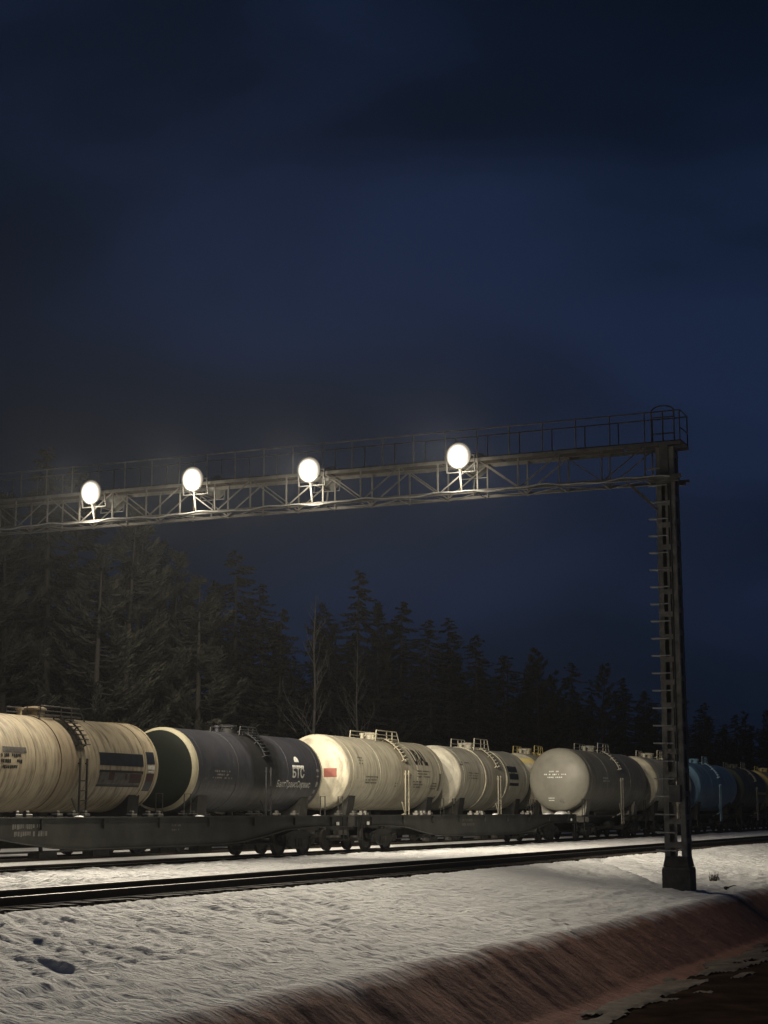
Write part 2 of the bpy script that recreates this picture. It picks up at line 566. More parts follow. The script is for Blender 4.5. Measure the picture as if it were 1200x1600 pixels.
gx = axis([(-400, -60, 40), (-60, 0, 6), (0, 14, 1.0), (14, 34, 0.055), (34, 60, 0.09), (60, 100, 0.35), (100, 170, 1.2), (170, 400, 10), (400, 1500, 60)])
gy = axis([(-400, -20, 40), (-20, 4, 4), (4, 7.6, 0.3), (7.6, 10.6, 0.06), (10.6, 16.4, 0.065), (16.4, 17.2, 0.04), (17.2, 19.3, 0.3), (19.3, 19.6, 0.04), (19.6, 25.2, 0.12), (25.2, 36, 0.25), (36, 70, 2), (70, 700, 40)])
GX, GY = np.meshgrid(gx, gy, indexing='ij')
GZ = ground_z(GX, GY)
nxg, nyg = len(gx), len(gy)
me = bpy.data.meshes.new('snow_ground')
co = np.stack([GX, GY, GZ], -1).reshape(-1, 3).astype(np.float32)
idx = np.arange(nxg * nyg).reshape(nxg, nyg)
quads = np.stack([idx[:-1, :-1], idx[1:, :-1], idx[1:, 1:], idx[:-1, 1:]], -1).reshape(-1, 4)
me.vertices.add(len(co)); me.vertices.foreach_set('co', co.ravel())
me.loops.add(quads.size); me.loops.foreach_set('vertex_index', quads.ravel().astype(np.int32))
me.polygons.add(len(quads))
me.polygons.foreach_set('loop_start', np.arange(0, quads.size, 4, dtype=np.int32))
me.polygons.foreach_set('use_smooth', np.ones(len(quads), dtype=bool))
me.update(calc_edges=True)
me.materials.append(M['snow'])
tag(inst('snow_ground', me), kind='structure')


def gz(x, y):
    return float(ground_z(np.array([float(x)]), np.array([float(y)]))[0])


# road at the foot of the bank
mb = MB()
xs = list(np.arange(-60, 200, 2.0))
ys = [-4.9, 0, 4, 6.5, 7.6, 8.45]
vs = [(x, y + (0.25 * math.sin(x * 0.9) + 0.15 * math.sin(x * 2.3 + 1) if y == 8.45 else 0), -1.86 + (0.02 * math.sin(x * 0.7 + y * 2.1)) - (0.05 if y == 8.45 else 0)) for x in xs for y in ys]
n = len(ys)
fs = [(i * n + j, (i + 1) * n + j, (i + 1) * n + j + 1, i * n + j + 1) for i in range(len(xs) - 1) for j in range(n - 1)]
mb._add(vs, fs)
tag(mb.build('road', M['road'], smooth='all'), kind='structure')

# thin ragged ice and snow left along the road edge
ix, iy = np.arange(16, 47, .09), np.arange(7.1, 8.75, .055)
IX, IY = np.meshgrid(ix, iy, indexing='ij')
cov = fbm(IX * .55 + .5 * IY, IY * 2.2, 201, 4, .55) - .30 * np.abs(IY - 7.95) - .03
hgt = np.clip((cov - .40) * .5, -.02, .035)
IZ = -1.862 + hgt + .006 * (fbm(IX * 5, IY * 6, 205, 2) - .5)
keep = cov > .385
ni, nj = IX.shape
mb = MB()
idm = np.arange(ni * nj).reshape(ni, nj)
mb.v = list(zip(IX.ravel(), IY.ravel(), IZ.ravel()))
kq = keep[:-1, :-1] & keep[1:, :-1] & keep[1:, 1:] & keep[:-1, 1:]
mb.f = [tuple(q) for q in np.stack([idm[:-1, :-1], idm[1:, :-1], idm[1:, 1:], idm[:-1, 1:]], -1)[kq]]
tag(mb.build('road_edge_ice', M['dirty_ice'], smooth='all'), 'ragged flat patches of dirty snow and ice along the road edge', 'snow', kind='stuff')

# ------------------------------------------------------------------ railway tracks
RX0, RX1 = 10.0, 520.0


def rail_mesh(top_mat=True):
    prof = [(-.075, -.18), (.075, -.18), (.075, -.165), (.012, -.145), (.010, -.045), (.036, -.035), (.036, -.004), (.028, 0), (-.028, 0), (-.036, -.004), (-.036, -.035), (-.010, -.045), (-.012, -.145), (-.075, -.165)]
    mb = MB()
    k = len(prof)
    vs = [(x, y, z) for x in (RX0, RX1) for y, z in prof]
    fs = [(i, (i + 1) % k, k + (i + 1) % k, k + i) for i in range(k)] + [tuple(range(k))[::-1], tuple(range(k, 2 * k))]
    mb._add(vs, fs)
    me = mb.mesh('rail', M['rail'])
    me.materials.append(M['rail_head'])
    for p in me.polygons:
        if p.normal.z > 0.9 and p.center.z > -0.01:
            p.material_index = 1
    return me


RAIL = rail_mesh()
SLEEPER = MB().box((0, 0, -.10), (.25, 2.7, .2)).mesh('sleeper', M['sleeper'])
TRACKS = [(18.42, 'bare dark railway track in front of the train, cleared of snow'),
          (26.30, 'snow covered railway track under the flat wagons and grey tank wagon'),
          (31.90, 'snow covered rear railway track under the cream tank wagons')]
for yc, lab in TRACKS:
    t = thing('railway_track', lab, 'railway track', (0, yc, 0), 'parallel railway tracks')
    for s in (-1, 1):
        inst('rail', RAIL, t, (0, s * .797, 0))
    if yc < 20:
        mb = MB()
        rr_ = np.random.RandomState(3)
        bx = axis([(RX0, 16, 1.0), (16, 75, .22), (75, 140, 1.0), (140, RX1, 8)])
        by = np.linspace(-1.72, 1.06, 19)
        BX, BY = np.meshgrid(bx, by, indexing='ij')
        BZ = -.215 + .05 * (fbm(BX * 4, BY * 6, 77, 3) - .5) + .05 * (rr_.rand(*BX.shape) - .5)
        BZ[:, 0] -= .20; BZ[:, 1] -= .10; BZ[:, 2] -= .04; BZ[:, -1] -= .12
        nb = len(by)
        mb._add(list(zip(BX.ravel(), BY.ravel(), BZ.ravel())), [(i * nb + j, (i + 1) * nb + j, (i + 1) * nb + j + 1, i * nb + j + 1) for i in range(len(bx) - 1) for j in range(nb - 1)])
        mb.build('ballast', M['ballast'], t)
        for k in range(110):
            inst('sleeper', SLEEPER, t, (18 + k * .545 + rng.uniform(-.03, .03), rng.uniform(-.03, .03), -.165 + rng.uniform(-.012, .008)))

# ------------------------------------------------------------------ wagon running gear
prof = [(-.065, .05), (-.065, .09), (-.05, .10), (-.035, .36), (-.065, .40), (-.065, .475), (.045, .470), (.065, .500), (.065, .40), (.03, .36), (.04, .10), (.06, .09), (.06, .05)]
WHEEL = MB().lathe(prof, 'y', 28).mesh('wheel', M['wheel'], smooth=True)
AXLE = MB().tube([(0, -1.02, 0), (0, 1.02, 0)], .085, 10).mesh('axle', M['wheel'], smooth=True)


def side_frame_mesh():
    mb = MB()
    out = [(-1.22, .50), (-1.22, .66), (-.80, .74), (-.45, .80), (.45, .80), (.80, .74), (1.22, .66), (1.22, .50), (.98, .40), (.62, .30), (.42, .20), (-.42, .20), (-.62, .30), (-.98, .40)]
    k = len(out)
    for y0, y1 in ((-.09, .09),):
        vs = [(x, y, z) for y in (y0, y1) for x, z in out]
        mb._add(vs, [(i, (i + 1) % k, k + (i + 1) % k, k + i) for i in range(k)] + [tuple(range(k)), tuple(range(k, 2 * k))[::-1]])
    for s in (-1, 1):
        mb.box((s * .925, -.02, .475), (.30, .28, .28))                 # axle boxes
        mb.lathe([(-.2, .0), (-.2, .10), (-.16, .12)], 'y', 10, (s * .925, 0, .475))
    for sx in (-.2, 0, .2):
        mb.lathe([(0, .085), (.25, .085)], 'z', 8, (sx, -.06, .28))      # spring nest
    return mb.mesh('side_frame', M['frame'], bevel=0.0)


SIDE_FRAME = side_frame_mesh()
BOGIE = MB().box((0, 0, .68), (.42, 2.0, .26)).box((0, 0, .86), (.5, .5, .12)).box((-.62, 0, .42), (.10, 1.7, .12)).box((.62, 0, .42), (.10, 1.7, .12)).mesh('bogie', M['frame'])
COUPLER = MB().box((.25, 0, 1.0), (.75, .22, .24)).box((.70, .06, 1.0), (.32, .42, .36)).box((.88, -.12, 1.0), (.16, .18, .30)).mesh('coupler', M['frame'], bevel=.03)


def add_bogie(root, x):
    b = inst('bogie', BOGIE, root, (x, 0, 0))
    for s in (-1, 1):
        inst('side_frame', SIDE_FRAME, b, (0, s * 1.02, 0), (0, 0, 0 if s < 0 else math.pi))
    for ax in (-.925, .925):
        inst('axle', AXLE, b, (ax, 0, .475))
        for s in (-1, 1):
            inst('wheel', WHEEL, b, (ax, s * .80, .475), (0, 0, math.pi if s > 0 else 0))
    return b


# ------------------------------------------------------------------ markings laid on curved shells
def wrap_side(me_verts, cx, cz, r, zc, off=0.012):
    """flat (u,v) -> outside of the near side (-y) of a lying cylinder; (cx,cz) is the middle of the marking"""
    phi0 = math.asin(max(-.98, min(.98, (cz - zc) / r)))
    out = []
    for u, v in me_verts:
        ph = phi0 + v / r
        out.append((cx + u, -(r + off) * math.cos(ph), zc + (r + off) * math.sin(ph)))
    return out


def cut_flat(bm, step=.07):
    vv = [v.co.y for v in bm.verts]
    if not vv: return
    y = min(vv) + step
    while y < max(vv):
        geom = list(bm.verts) + list(bm.edges) + list(bm.faces)
        bmesh.ops.bisect_plane(bm, geom=geom, plane_co=(0, y, 0), plane_no=(0, 1, 0))
        y += step


def text_flat(s, size, sx=1.0, bold=.015):
    c = bpy.data.curves.new('lettering', 'FONT')
    c.body = s
    c.size = size
    c.align_x = 'CENTER'; c.align_y = 'CENTER'
    c.resolution_u = 3
    c.offset = size * bold
    o = bpy.data.objects.new('lettering', c)
    COL.objects.link(o)
    dg = bpy.context.evaluated_depsgraph_get()
    me = bpy.data.meshes.new_from_object(o.evaluated_get(dg))
    bpy.data.objects.remove(o)
    bm = bmesh.new(); bm.from_mesh(me)
    for v in bm.verts: v.co.x *= sx
    cut_flat(bm)
    return bm


def rects_flat(rects, ucut=0):
    bm = bmesh.new()
    if ucut:
        out = []
        for (u0, v0, u1, v1) in rects:
            k = max(1, int(math.ceil((u1 - u0) / ucut)))
            out += [(u0 + (u1 - u0) * i / k, v0, u0 + (u1 - u0) * (i + 1) / k, v1) for i in range(k)]
        rects = out
    for (u0, v0, u1, v1) in rects:
        q = [bm.verts.new((a, b, 0)) for a, b in ((u0, v0), (u1, v0), (u1, v1), (u0, v1))]
        bm.faces.new(q)
    cut_flat(bm, .1)
    return bm


def lay_each(rects, name, mat, parent, fn):
    for q in rects:
        lay(rects_flat([q], .15), name, mat, parent, fn)


def lay(bm, name, mat, parent, fn):
    me = bpy.data.meshes.new(name)
    pts = fn([(v.co.x, v.co.y) for v in bm.verts])
    for v, p in zip(bm.verts, pts): v.co = p
    bm.to_mesh(me); bm.free()
    me.materials.append(mat)
    o = inst(name, me, parent)
    if 'stencil' in name or name.endswith('_lettering') and mat is not M['faded_white']:
        o['kind'] = 'stuff'
    return o


def scrawl(seed, w, rows, h=.07, gap=.06):
    """rows of small worn marks whose letters cannot be read"""
    r = random.Random(seed)
    out = []
    y = rows * (h + gap) / 2
    for k in range(rows):
        x = -w / 2
        end = w / 2 * r.uniform(.5, 1.0)
        while x < end:
            ww = r.uniform(.03, .09)
            if r.random() > .18:
                hh = h * r.uniform(.7, 1.0)
                out.append((x, y - hh, x + ww, y))
            x += ww + r.uniform(.015, .04)
        y -= h + gap
    return out


# ------------------------------------------------------------------ tank wagons
def head_x(rho, R, depth):
    return depth * math.sqrt(max(0.0, 1 - (rho / R) ** 2.6))


def tank_wagon(x0, x1, yc, r, zc, mat, label, name='tank_wagon', head_mat=None, rim_mat=None, hoops=(), hoop_mat=None,
               ladder_x=None, lad_mat=None, plat=(1.6, .45), group=None, saddles=True, trim=None, depth=.42, walk=True, collar=None, band=None):
    L = x1 - x0
    xc = (x0 + x1) / 2
    root = thing(name, label, 'tank wagon', (xc, yc, 0), group)
    hl = L / 2
    lm = lad_mat or mat
    n = 64
    nl = 10
    # shell with slight weld steps between its plates
    prof = []
    for k in range(nl + 1):
        prof.append((-hl + L * k / nl, r))
    mb = MB(); mb.lathe(prof, 'x', n, (0, 0, zc)); mb.f = [f for f in mb.f if len(f) == 4]
    shell = mb.build('tank_shell', mat, root, smooth='all')
    for k, fx in enumerate((-.46, -.20, .20, .46)):
        MB().lathe([(fx * L - .025, r - .004), (fx * L - .015, r + .008), (fx * L + .015, r + .008), (fx * L + .025, r - .004)], 'x', n, (0, 0, zc), close=True).build('weld_seam', mat, shell, smooth='all')
    for s in (-1, 1):
        split = .925 * r if rim_mat else r
        hp = [(s * (hl + head_x(q * split, r, depth)), max(q * split, 1e-4)) for q in np.linspace(0, 1, 16)]
        if not rim_mat:
            hp = [(s * (hl + head_x(q, r, depth)), max(q, 1e-4)) for q in r * np.sin(np.linspace(0, math.pi / 2, 18))]
        mb = MB(); mb.lathe(hp, 'x', n, (0, 0, zc)); mb.f = [f for f in mb.f if len(f) == 4]
        hd = mb.build('tank_head', head_mat or mat, root, smooth='all', merge=True)
        if rim_mat:
            qs = split + (r - split) * np.sin(np.linspace(0, math.pi / 2, 10))
            rp = [(s * (hl + head_x(q, r, depth)), q) for q in qs] + [(s * (hl - .10), r + .004)]
            mb = MB(); mb.lathe(rp, 'x', n, (0, 0, zc)); mb.f = [f for f in mb.f if len(f) == 4]
            mb.build('head_rim', rim_mat, hd, smooth='all')
        if band and s < 0:
            for (za, zb, bm_) in band:
                # horizontal painted band over the left head, 6 mm proud
                vs, fs = [], []
                nu, nv = 28, 6
                for i in range(nu + 1):
                    for j in range(nv + 1):
                        z = za + (zb - za) * j / nv
                        half = math.sqrt(max(.01, (r * .985) ** 2 - z * z))
                        y = -half + 2 * half * i / nu
                        rho = math.hypot(y, z)
                        vs.append((s * (hl + head_x(rho, r, depth) + .008), y, zc + z))
                for i in range(nu):
                    for j in range(nv):
                        a = i * (nv + 1) + j
                        fs.append((a, a + 1, a + nv + 2, a + nv + 1))
                m2 = MB(); m2._add(vs, fs); m2.build('painted_band', bm_, hd, smooth='all')
    for hx, hw, ht in hoops:
        MB().lathe([(hx - hw, r - .01), (hx - hw, r + ht), (hx + hw, r + ht), (hx + hw, r - .01)], 'x', n, (0, 0, zc), close=True).build('hoop', hoop_mat or mat, root, smooth=True)
    top = zc + r
    lx = 0.0 if ladder_x is None else ladder_x
    # manhole dome, lid, valves
    dm = MB().lathe([(-.12, .34), (.18, .34), (.20, .40), (.25, .40), (.30, .30), (.33, .05), (.33, .0001)], 'z', 20, (lx - .55, 0, top)).build('manhole', mat, root, smooth=True)
    for k in range(6):
        t = k * math.pi / 3
        mb = MB().tube([(lx - .55 + .37 * math.cos(t), .37 * math.sin(t), top + .12), (lx - .55 + .37 * math.cos(t), .37 * math.sin(t), top + .29)], .025, 6)
        mb.build('lid_bolt', lm, dm)
    MB().lathe([(-.1, .09), (.16, .09), (.17, .13), (.24, .13), (.26, .0001)], 'z', 12, (lx - 1.35, 0, top)).build('safety_valve', mat, root, smooth=True)
    # platform and rails over the ladder
    pw, ph = plat
    pl = MB()
    for s in (-1, 1):
        pl.beam((lx - pw / 2, s * .62, top + .02), (lx + pw / 2, s * .62, top + .02), .06, .06)
    for k in range(7):
        y = -.55 + k * 1.1 / 6
        pl.box((lx + .28, y, top + .05), (pw * .62, .12, .025))
    platform = pl.build('platform', lm, root)
    for s in (-1, 1):
        rb = MB()
        a = lx - pw / 2; b = lx + pw / 2
        rb.tube([(a, s * .66, top - .12), (a + .08, s * .66, top + ph), (b - .12, s * .66, top + ph), (b + .18, s * .66, top - .1)], .026, 6)
        rb.tube([(lx, s * .66, top - .1), (lx, s * .66, top + ph)], .024, 6)
        rb.tube([(lx + pw * .25, s * .66, top - .1), (lx + pw * .25, s * .66, top + ph)], .024, 6)
        rb.tube([(a + .05, s * .66, top + ph * .5), (b, s * .66, top + ph * .5)], .020, 6)
        rb.build('platform_rail', lm, platform)
    # ladders on the near and far side
    for s in (-1, 1):
        lb = MB()
        arc = [math.radians(a) for a in range(70, 17, -6)]
        pt = lambda ph_, o, dx: (lx + dx, s * (r + o) * math.cos(ph_), zc + (r + o) * math.sin(ph_))
        for dx in (-.21, .21):
            for a, b in zip(arc[:-1], arc[1:]):
                lb.beam(pt(a, .13, dx), pt(b, .13, dx), .05, .045)
            for a in (arc[0], arc[4], arc[-1]):
                lb.beam(pt(a, -.01, dx), pt(a, .13, dx), .04, .04)
        ladder = lb.build('ladder', lm, root)
        for a in arc[1:]:
            p = pt(a, .15, -.26); q = pt(a, .15, .26)
            tb = MB(); tb.box(((p[0] + q[0]) / 2, p[1] - s * -.03, p[2]), (.52, .17, .03)); tb.build('ladder_tread', lm, ladder)
        sb = MB()
        yb = s * (r + .07)
        for dx in (-.20, .20):
            sb.beam((lx + dx, yb, .75), (lx + dx, yb, zc + .18), .06, .045, (1, 0, 0))
            sb.beam((lx + dx, s * (r - .05), zc + .02), (lx + dx, yb, zc + .02), .05, .04)
        sb.beam((lx - .2, s * (r * .72), 1.1), (lx - .2, yb, 1.35), .05, .05)
        sb.beam((lx - .2, yb, 1.30), (lx - .62, yb, 1.85), .05, .05, (0, 1, 0))
        low = sb.build('lower_ladder', lm, root)
        for k in range(6):
            MB().tube([(lx - .2, yb, .85 + k * .31), (lx + .2, yb, .85 + k * .31)], .02, 6).build('ladder_rung', lm, low)
    # underframe
    fr = MB()
    e = hl + .62
    fr.box((0, 0, 1.02), (2 * e, .46, .44))
    for s in (-1, 1):
        fr.box((s * (e - .08), 0, 1.05), (.16, 2.9, .34))
        fr.box((s * (hl - 1.0), 0, 1.05), (.40, 2.6, .30))
        fr.beam((-e, s * 1.38, 1.20), (e, s * 1.38, 1.20), .10, .10)
    fr.build('underframe', M['frame'], root)
    for s in (-1, 1):
        sb = MB()
        # cradle under each end: polygon hugging the shell
        xs_ = s * (hl - 1.0)
        ang = [math.radians(a) for a in range(-142, -37, 8)]
        pts = [(math.cos(a) * (r + .012), zc + math.sin(a) * (r + .012)) for a in ang]
        prof2 = pts + [(1.15, 1.2), (-1.15, 1.2)]
        k = len(prof2)
        vs = [(xs_ + dx, y, z) for dx in (-.35, .35) for y, z in prof2]
        sb._add(vs, [(i, (i + 1) % k, k + (i + 1) % k, k + i) for i in range(k)] + [tuple(range(k)), tuple(range(k, 2 * k))[::-1]])
        sb.build('saddle', trim or M['frame'], root)
        add_bogie(root, s * (hl - 1.0))
        inst('coupler', COUPLER, root, (s * (e - .05), 0, 0), (0, 0, 0 if s > 0 else math.pi))
        # end handrails and corner steps
        for q in (-1, 1):
            hb = MB()
            hb.tube([(s * e, q * 1.38, 1.2), (s * e, q * 1.38, 2.05), (s * (e - .45), q * 1.38, 2.05), (s * (e - .45), q * 1.38, 1.2)], .022, 6)
            hb.beam((s * (e - .2), q * 1.42, 1.1), (s * (e - .2), q * 1.42, .45), .04, .04)
            hb.box((s * (e - .35), q * 1.42, .45), (.36, .2, .03))
            hb.build('corner_step', M['frame'], root)
    # brake gear, drain valve
    MB().lathe([(-.45, .001), (-.42, .2), (.42, .2), (.45, .001)], 'x', 16, (1.5, -.55, .70)).build('air_tank', M['frame'], root, smooth=True)
    MB().lathe([(-.5, .16), (.1, .16), (.14, .28), (.3, .28)], 'z', 16, (.0, 0, zc - r - .02)).build('drain_valve', M['frame'], root, smooth=True)
    rb = MB()
    rb.tube([(-hl + .6, -1.15, .62), (hl - .6, -1.15, .62)], .03, 6)
    rb.beam((-2.2, -.9, .5), (-.4, -.9, .62), .05, .12)
    rb.build('brake_rod', M['frame'], root)
    side = lambda cx, cz: (lambda uv: wrap_side(uv, cx - xc, cz, r, zc))

    def onhead(cy, cz):
        def f(uv):
            out = []
            for u, v in uv:
                y = (cy - yc) - u; z = cz + v
                rho = math.hypot(y, z - zc)
                out.append((-(hl + head_x(rho, r, depth) + .012), y, z))
            return out
        return f
    root_info = dict(side=side, head=onhead, xc=xc, r=r, zc=zc)
    return root, root_info


# --- rear train
YF = 31.9
GR = 'tank wagons on the rear track'
c1, i1 = tank_wagon(40.2, 50.5, YF, 1.53, 2.93, M['cream'], 'dirty cream tank wagon cut off by the left edge, dark panels on its side', ladder_x=.45, lad_mat=M['steel_dark'],
                    hoops=((-.62, .09, .030), (4.35, .05, .028), (5.06, .05, .028)), group=GR, plat=(2.4, .30))
lay(rects_flat([(-1.35, .08, 1.35, .5)]), 'dark_panel', M['blue_panel'], c1, i1['side'](48.20, 2.85))
lay_each([(-1.35, -.05, 1.35, .06), (-1.35, -.50, 1.3, -.42)], 'panel_edge', M['black_paint'], c1, i1['side'](48.20, 2.72))
lay(rects_flat([(-1.33, -.28, 1.30, .16)]), 'lettering_strip', M['strip'], c1, i1['side'](48.20, 2.55))
lay_each([(-.75, -.12, -.42, .14), (.55, -.2, 1.25, .1), (.25, -.1, .38, .1)], 'worn_lettering', M['rust_mark'], c1, lambda uv: wrap_side(uv, 48.2 - i1['xc'], 2.58, i1['r'], i1['zc'], .016))
lay_each([(-.25, .2, .27, .62), (-.25, -.75, .25, -.12)], 'end_panel', M['blue_panel'], c1, i1['side'](50.02, 2.83))
lay_each([(-.2, .02, .25, .16), (-.15, -.08, .2, -.03)], 'end_lettering', M['white_paint'], c1, i1['side'](50.02, 2.83))
lay(rects_flat([(-.24, -.38, .22, -.14)]), 'end_red_mark', M['rust_mark'], c1, lambda uv: wrap_side(uv, 50.02 - i1['xc'], 2.83, i1['r'], i1['zc'], .016))
lay(rects_flat([(-.6, -.08, .6, .10)]), 'number_smear', M['strip'], c1, i1['side'](42.2, 3.26))
lay(rects_flat(scrawl(3, 1.2, 3, .12, .05)), 'worn_stencil', M['black_paint'], c1, i1['side'](42.1, 2.9))

c2, i2 = tank_wagon(53.25, 63.75, YF, 1.53, 2.95, M['navy'], 'dark navy tank wagon with green end, cream rim and black spill down its middle', head_mat=M['navy_head'], rim_mat=M['cream_rim'],
                    ladder_x=.25, lad_mat=M['black_paint'], group=GR, plat=(1.5, .22))
half = [(.21 * math.cos(math.pi * k / 14), .21 * math.sin(math.pi * k / 14) * 1.15) for k in range(15)]
bm = bmesh.new()
bm.faces.new([bm.verts.new((a, b, 0)) for a, b in half])
cut_flat(bm)
lay(bm, 'dome_emblem', M['white_paint'], c2, i2['side'](61.45, 3.40))
lay_each([(-.52, -.05, -.2, .05), (-.16, -.05, .2, .05), (.22, -.06, .52, .05)], 'emblem_bar', M['white_paint'], c2, i2['side'](61.5, 3.22))
lay(text_flat('БТС', .55, 1.0, .03), 'lettering', M['faded_white'], c2, i2['side'](61.5, 2.95))
lay(text_flat('БалтТрансСервис', .36, .95, .02), 'company_lettering', M['faded_white'], c2, i2['side'](61.2, 2.50))
lay(rects_flat(scrawl(9, 1.5, 3, .07, .05)), 'worn_stencil', M['grey_mark'], c2, i2['side'](55.2, 2.75))
lay_each([(-.12, .2, .1, .3), (-.1, -.02, .12, .04), (-.08, -.42, .12, -.22), (-.1, -.72, .08, -.55), (-.14, -1.05, .08, -.85)], 'end_mark', M['grey_mark'], c2, i2['side'](63.3, 2.85))

c3, i3 = tank_wagon(66.3, 77.5, YF, 1.64, 3.12, M['ivory'], 'ivory tank wagon with black URAL lettering and red plate on its end', ladder_x=.7, group=GR, plat=(2.6, .38))
lay(text_flat('URAL', 1.15, .60, .035), 'lettering', M['black_paint'], c3, i3['side'](74.75, 3.95))
lay(rects_flat([(-.29, -.19, .29, .19)], .1), 'hazard_plate', M['red_sign'], c3, i3['head'](31.02, 3.08))
for k, (x_, z_, w_, n_) in enumerate([(74.9, 3.15, 1.7, 3), (74.2, 2.65, 1.3, 3), (76.2, 2.6, .7, 3), (68.7, 2.78, 1.3, 3), (72.9, 3.0, .8, 2), (71.6, 2.6, .3, 2), (67.6, 3.6, .5, 3)]):
    lay(rects_flat(scrawl(20 + k, w_, n_)), 'worn_stencil', M['strip'], c3, i3['side'](x_, z_))
lay_each([(-.12, -.5, .1, .35), (-.05, -1.2, .12, -.8)], 'oil_stain', M['grey_mark'], c3, i3['side'](76.95, 2.9))

c4, i4 = tank_wagon(79.95, 90.75, YF, 1.64, 3.12, M['white'], 'pale tank wagon with two raised bright hoops and a blue name panel', ladder_x=.15, group=GR, plat=(2.2, .50),
                    hoops=((-1.75, .10, .05), (1.60, .10, .05)), hoop_mat=M['ivory'])
lay_each([(-.8, .02, .75, .36), (-.72, -.38, .78, -.06), (-.7, -.72, .8, -.56)], 'name_panel', M['blue_panel'], c4, i4['side'](88.1, 3.52))
lay(rects_flat(scrawl(40, 1.1, 2, .06, .24)), 'panel_lettering', M['grey_mark'], c4, lambda uv: wrap_side(uv, 88.1 - i4['xc'], 3.52, i4['r'], i4['zc'], .017))
for k, (x_, z_, w_, n_) in enumerate([(80.3, 3.8, .5, 2), (81.2, 3.85, .9, 1), (81.7, 3.2, 1.4, 3)]):
    lay(rects_flat(scrawl(50 + k, w_, n_)), 'worn_stencil', M['strip'], c4, i4['side'](x_, z_))

c5, i5 = tank_wagon(93.3, 104.0, YF, 1.64, 3.15, M['ivory'], 'pale tank wagon with green and yellow banded end, mostly hidden behind the grey one', ladder_x=-3.2, lad_mat=M['yellow'], group=GR,
                    band=((-.10, .34, M['green_band']), (1.02, 1.3, M['yellow'])))

# --- front train
YN = 26.3
GN = 'tank wagons on the nearer track'
t1, j1 = tank_wagon(83.8, 95.3, YN, 1.62, 3.05, M['grey'], 'plain grey tank wagon showing its round end, white lettering on it', ladder_x=.2, group=GN, trim=M['grey'], plat=(2.2, .42))
for k, (y_, z_, w_, n_) in enumerate([(26.45, 3.42, .55, 1), (26.35, 3.27, 1.3, 1), (26.42, 3.12, .8, 1)]):
    lay(rects_flat(scrawl(60 + k, w_, n_, .075)), 'end_lettering', M['white_paint'], t1, j1['head'](y_, z_))
lay_each([(-.18, -.02, .16, .02), (-.16, -.14, .14, -.10)], 'end_mark', M['white_paint'], t1, j1['head'](26.62, 2.1))
bm = bmesh.new(); bm.faces.new([bm.verts.new((a, b, 0)) for a, b in ((-.17, -.14), (.17, -.14), (0, .14))])
lay(bm, 'triangle_mark', M['grey_mark'], t1, j1['head'](26.1, 1.98))
lay(rects_flat(scrawl(66, 1.4, 2, .09)), 'worn_stencil', M['white_paint'], t1, j1['side'](87.0, 3.05))
lay(rects_flat(scrawl(67, .8, 2, .09)), 'worn_stencil', M['grey_mark'], t1, j1['side'](92.6, 2.2))
t2, j2 = tank_wagon(98.0, 106.6, YN, 1.62, 3.05, M['ivory'], 'short ivory tank wagon half hidden behind the gantry mast', ladder_x=.2, group=GN)
t3, j3 = tank_wagon(109.3, 120.8, YN, 1.62, 3.05, M['blue'], 'blue tank wagon just right of the gantry mast', ladder_x=-.2, group=GN)
t4, j4 = tank_wagon(123.5, 132.0, YN, 1.60, 3.02, M['green'], 'dark green tank wagon near the right edge, pale stripe on its side', ladder_x=.2, lad_mat=M['steel'], group=GN)
lay(rects_flat([(-1.6, -.08, 1.5, .10)]), 'pale_stripe', M['yellow'], t4, j4['side'](130.3, 2.75))
lay(rects_flat([(-1.3, -.08, 1.2, .06)]), 'worn_stripe', M['strip'], t4, j4['side'](130.6, 3.15))
t5, j5 = tank_wagon(134.6, 145.0, YN, 1.60, 3.02, M['yellow'], 'yellow tank wagon at the right edge of the train', ladder_x=.2, group=GN)


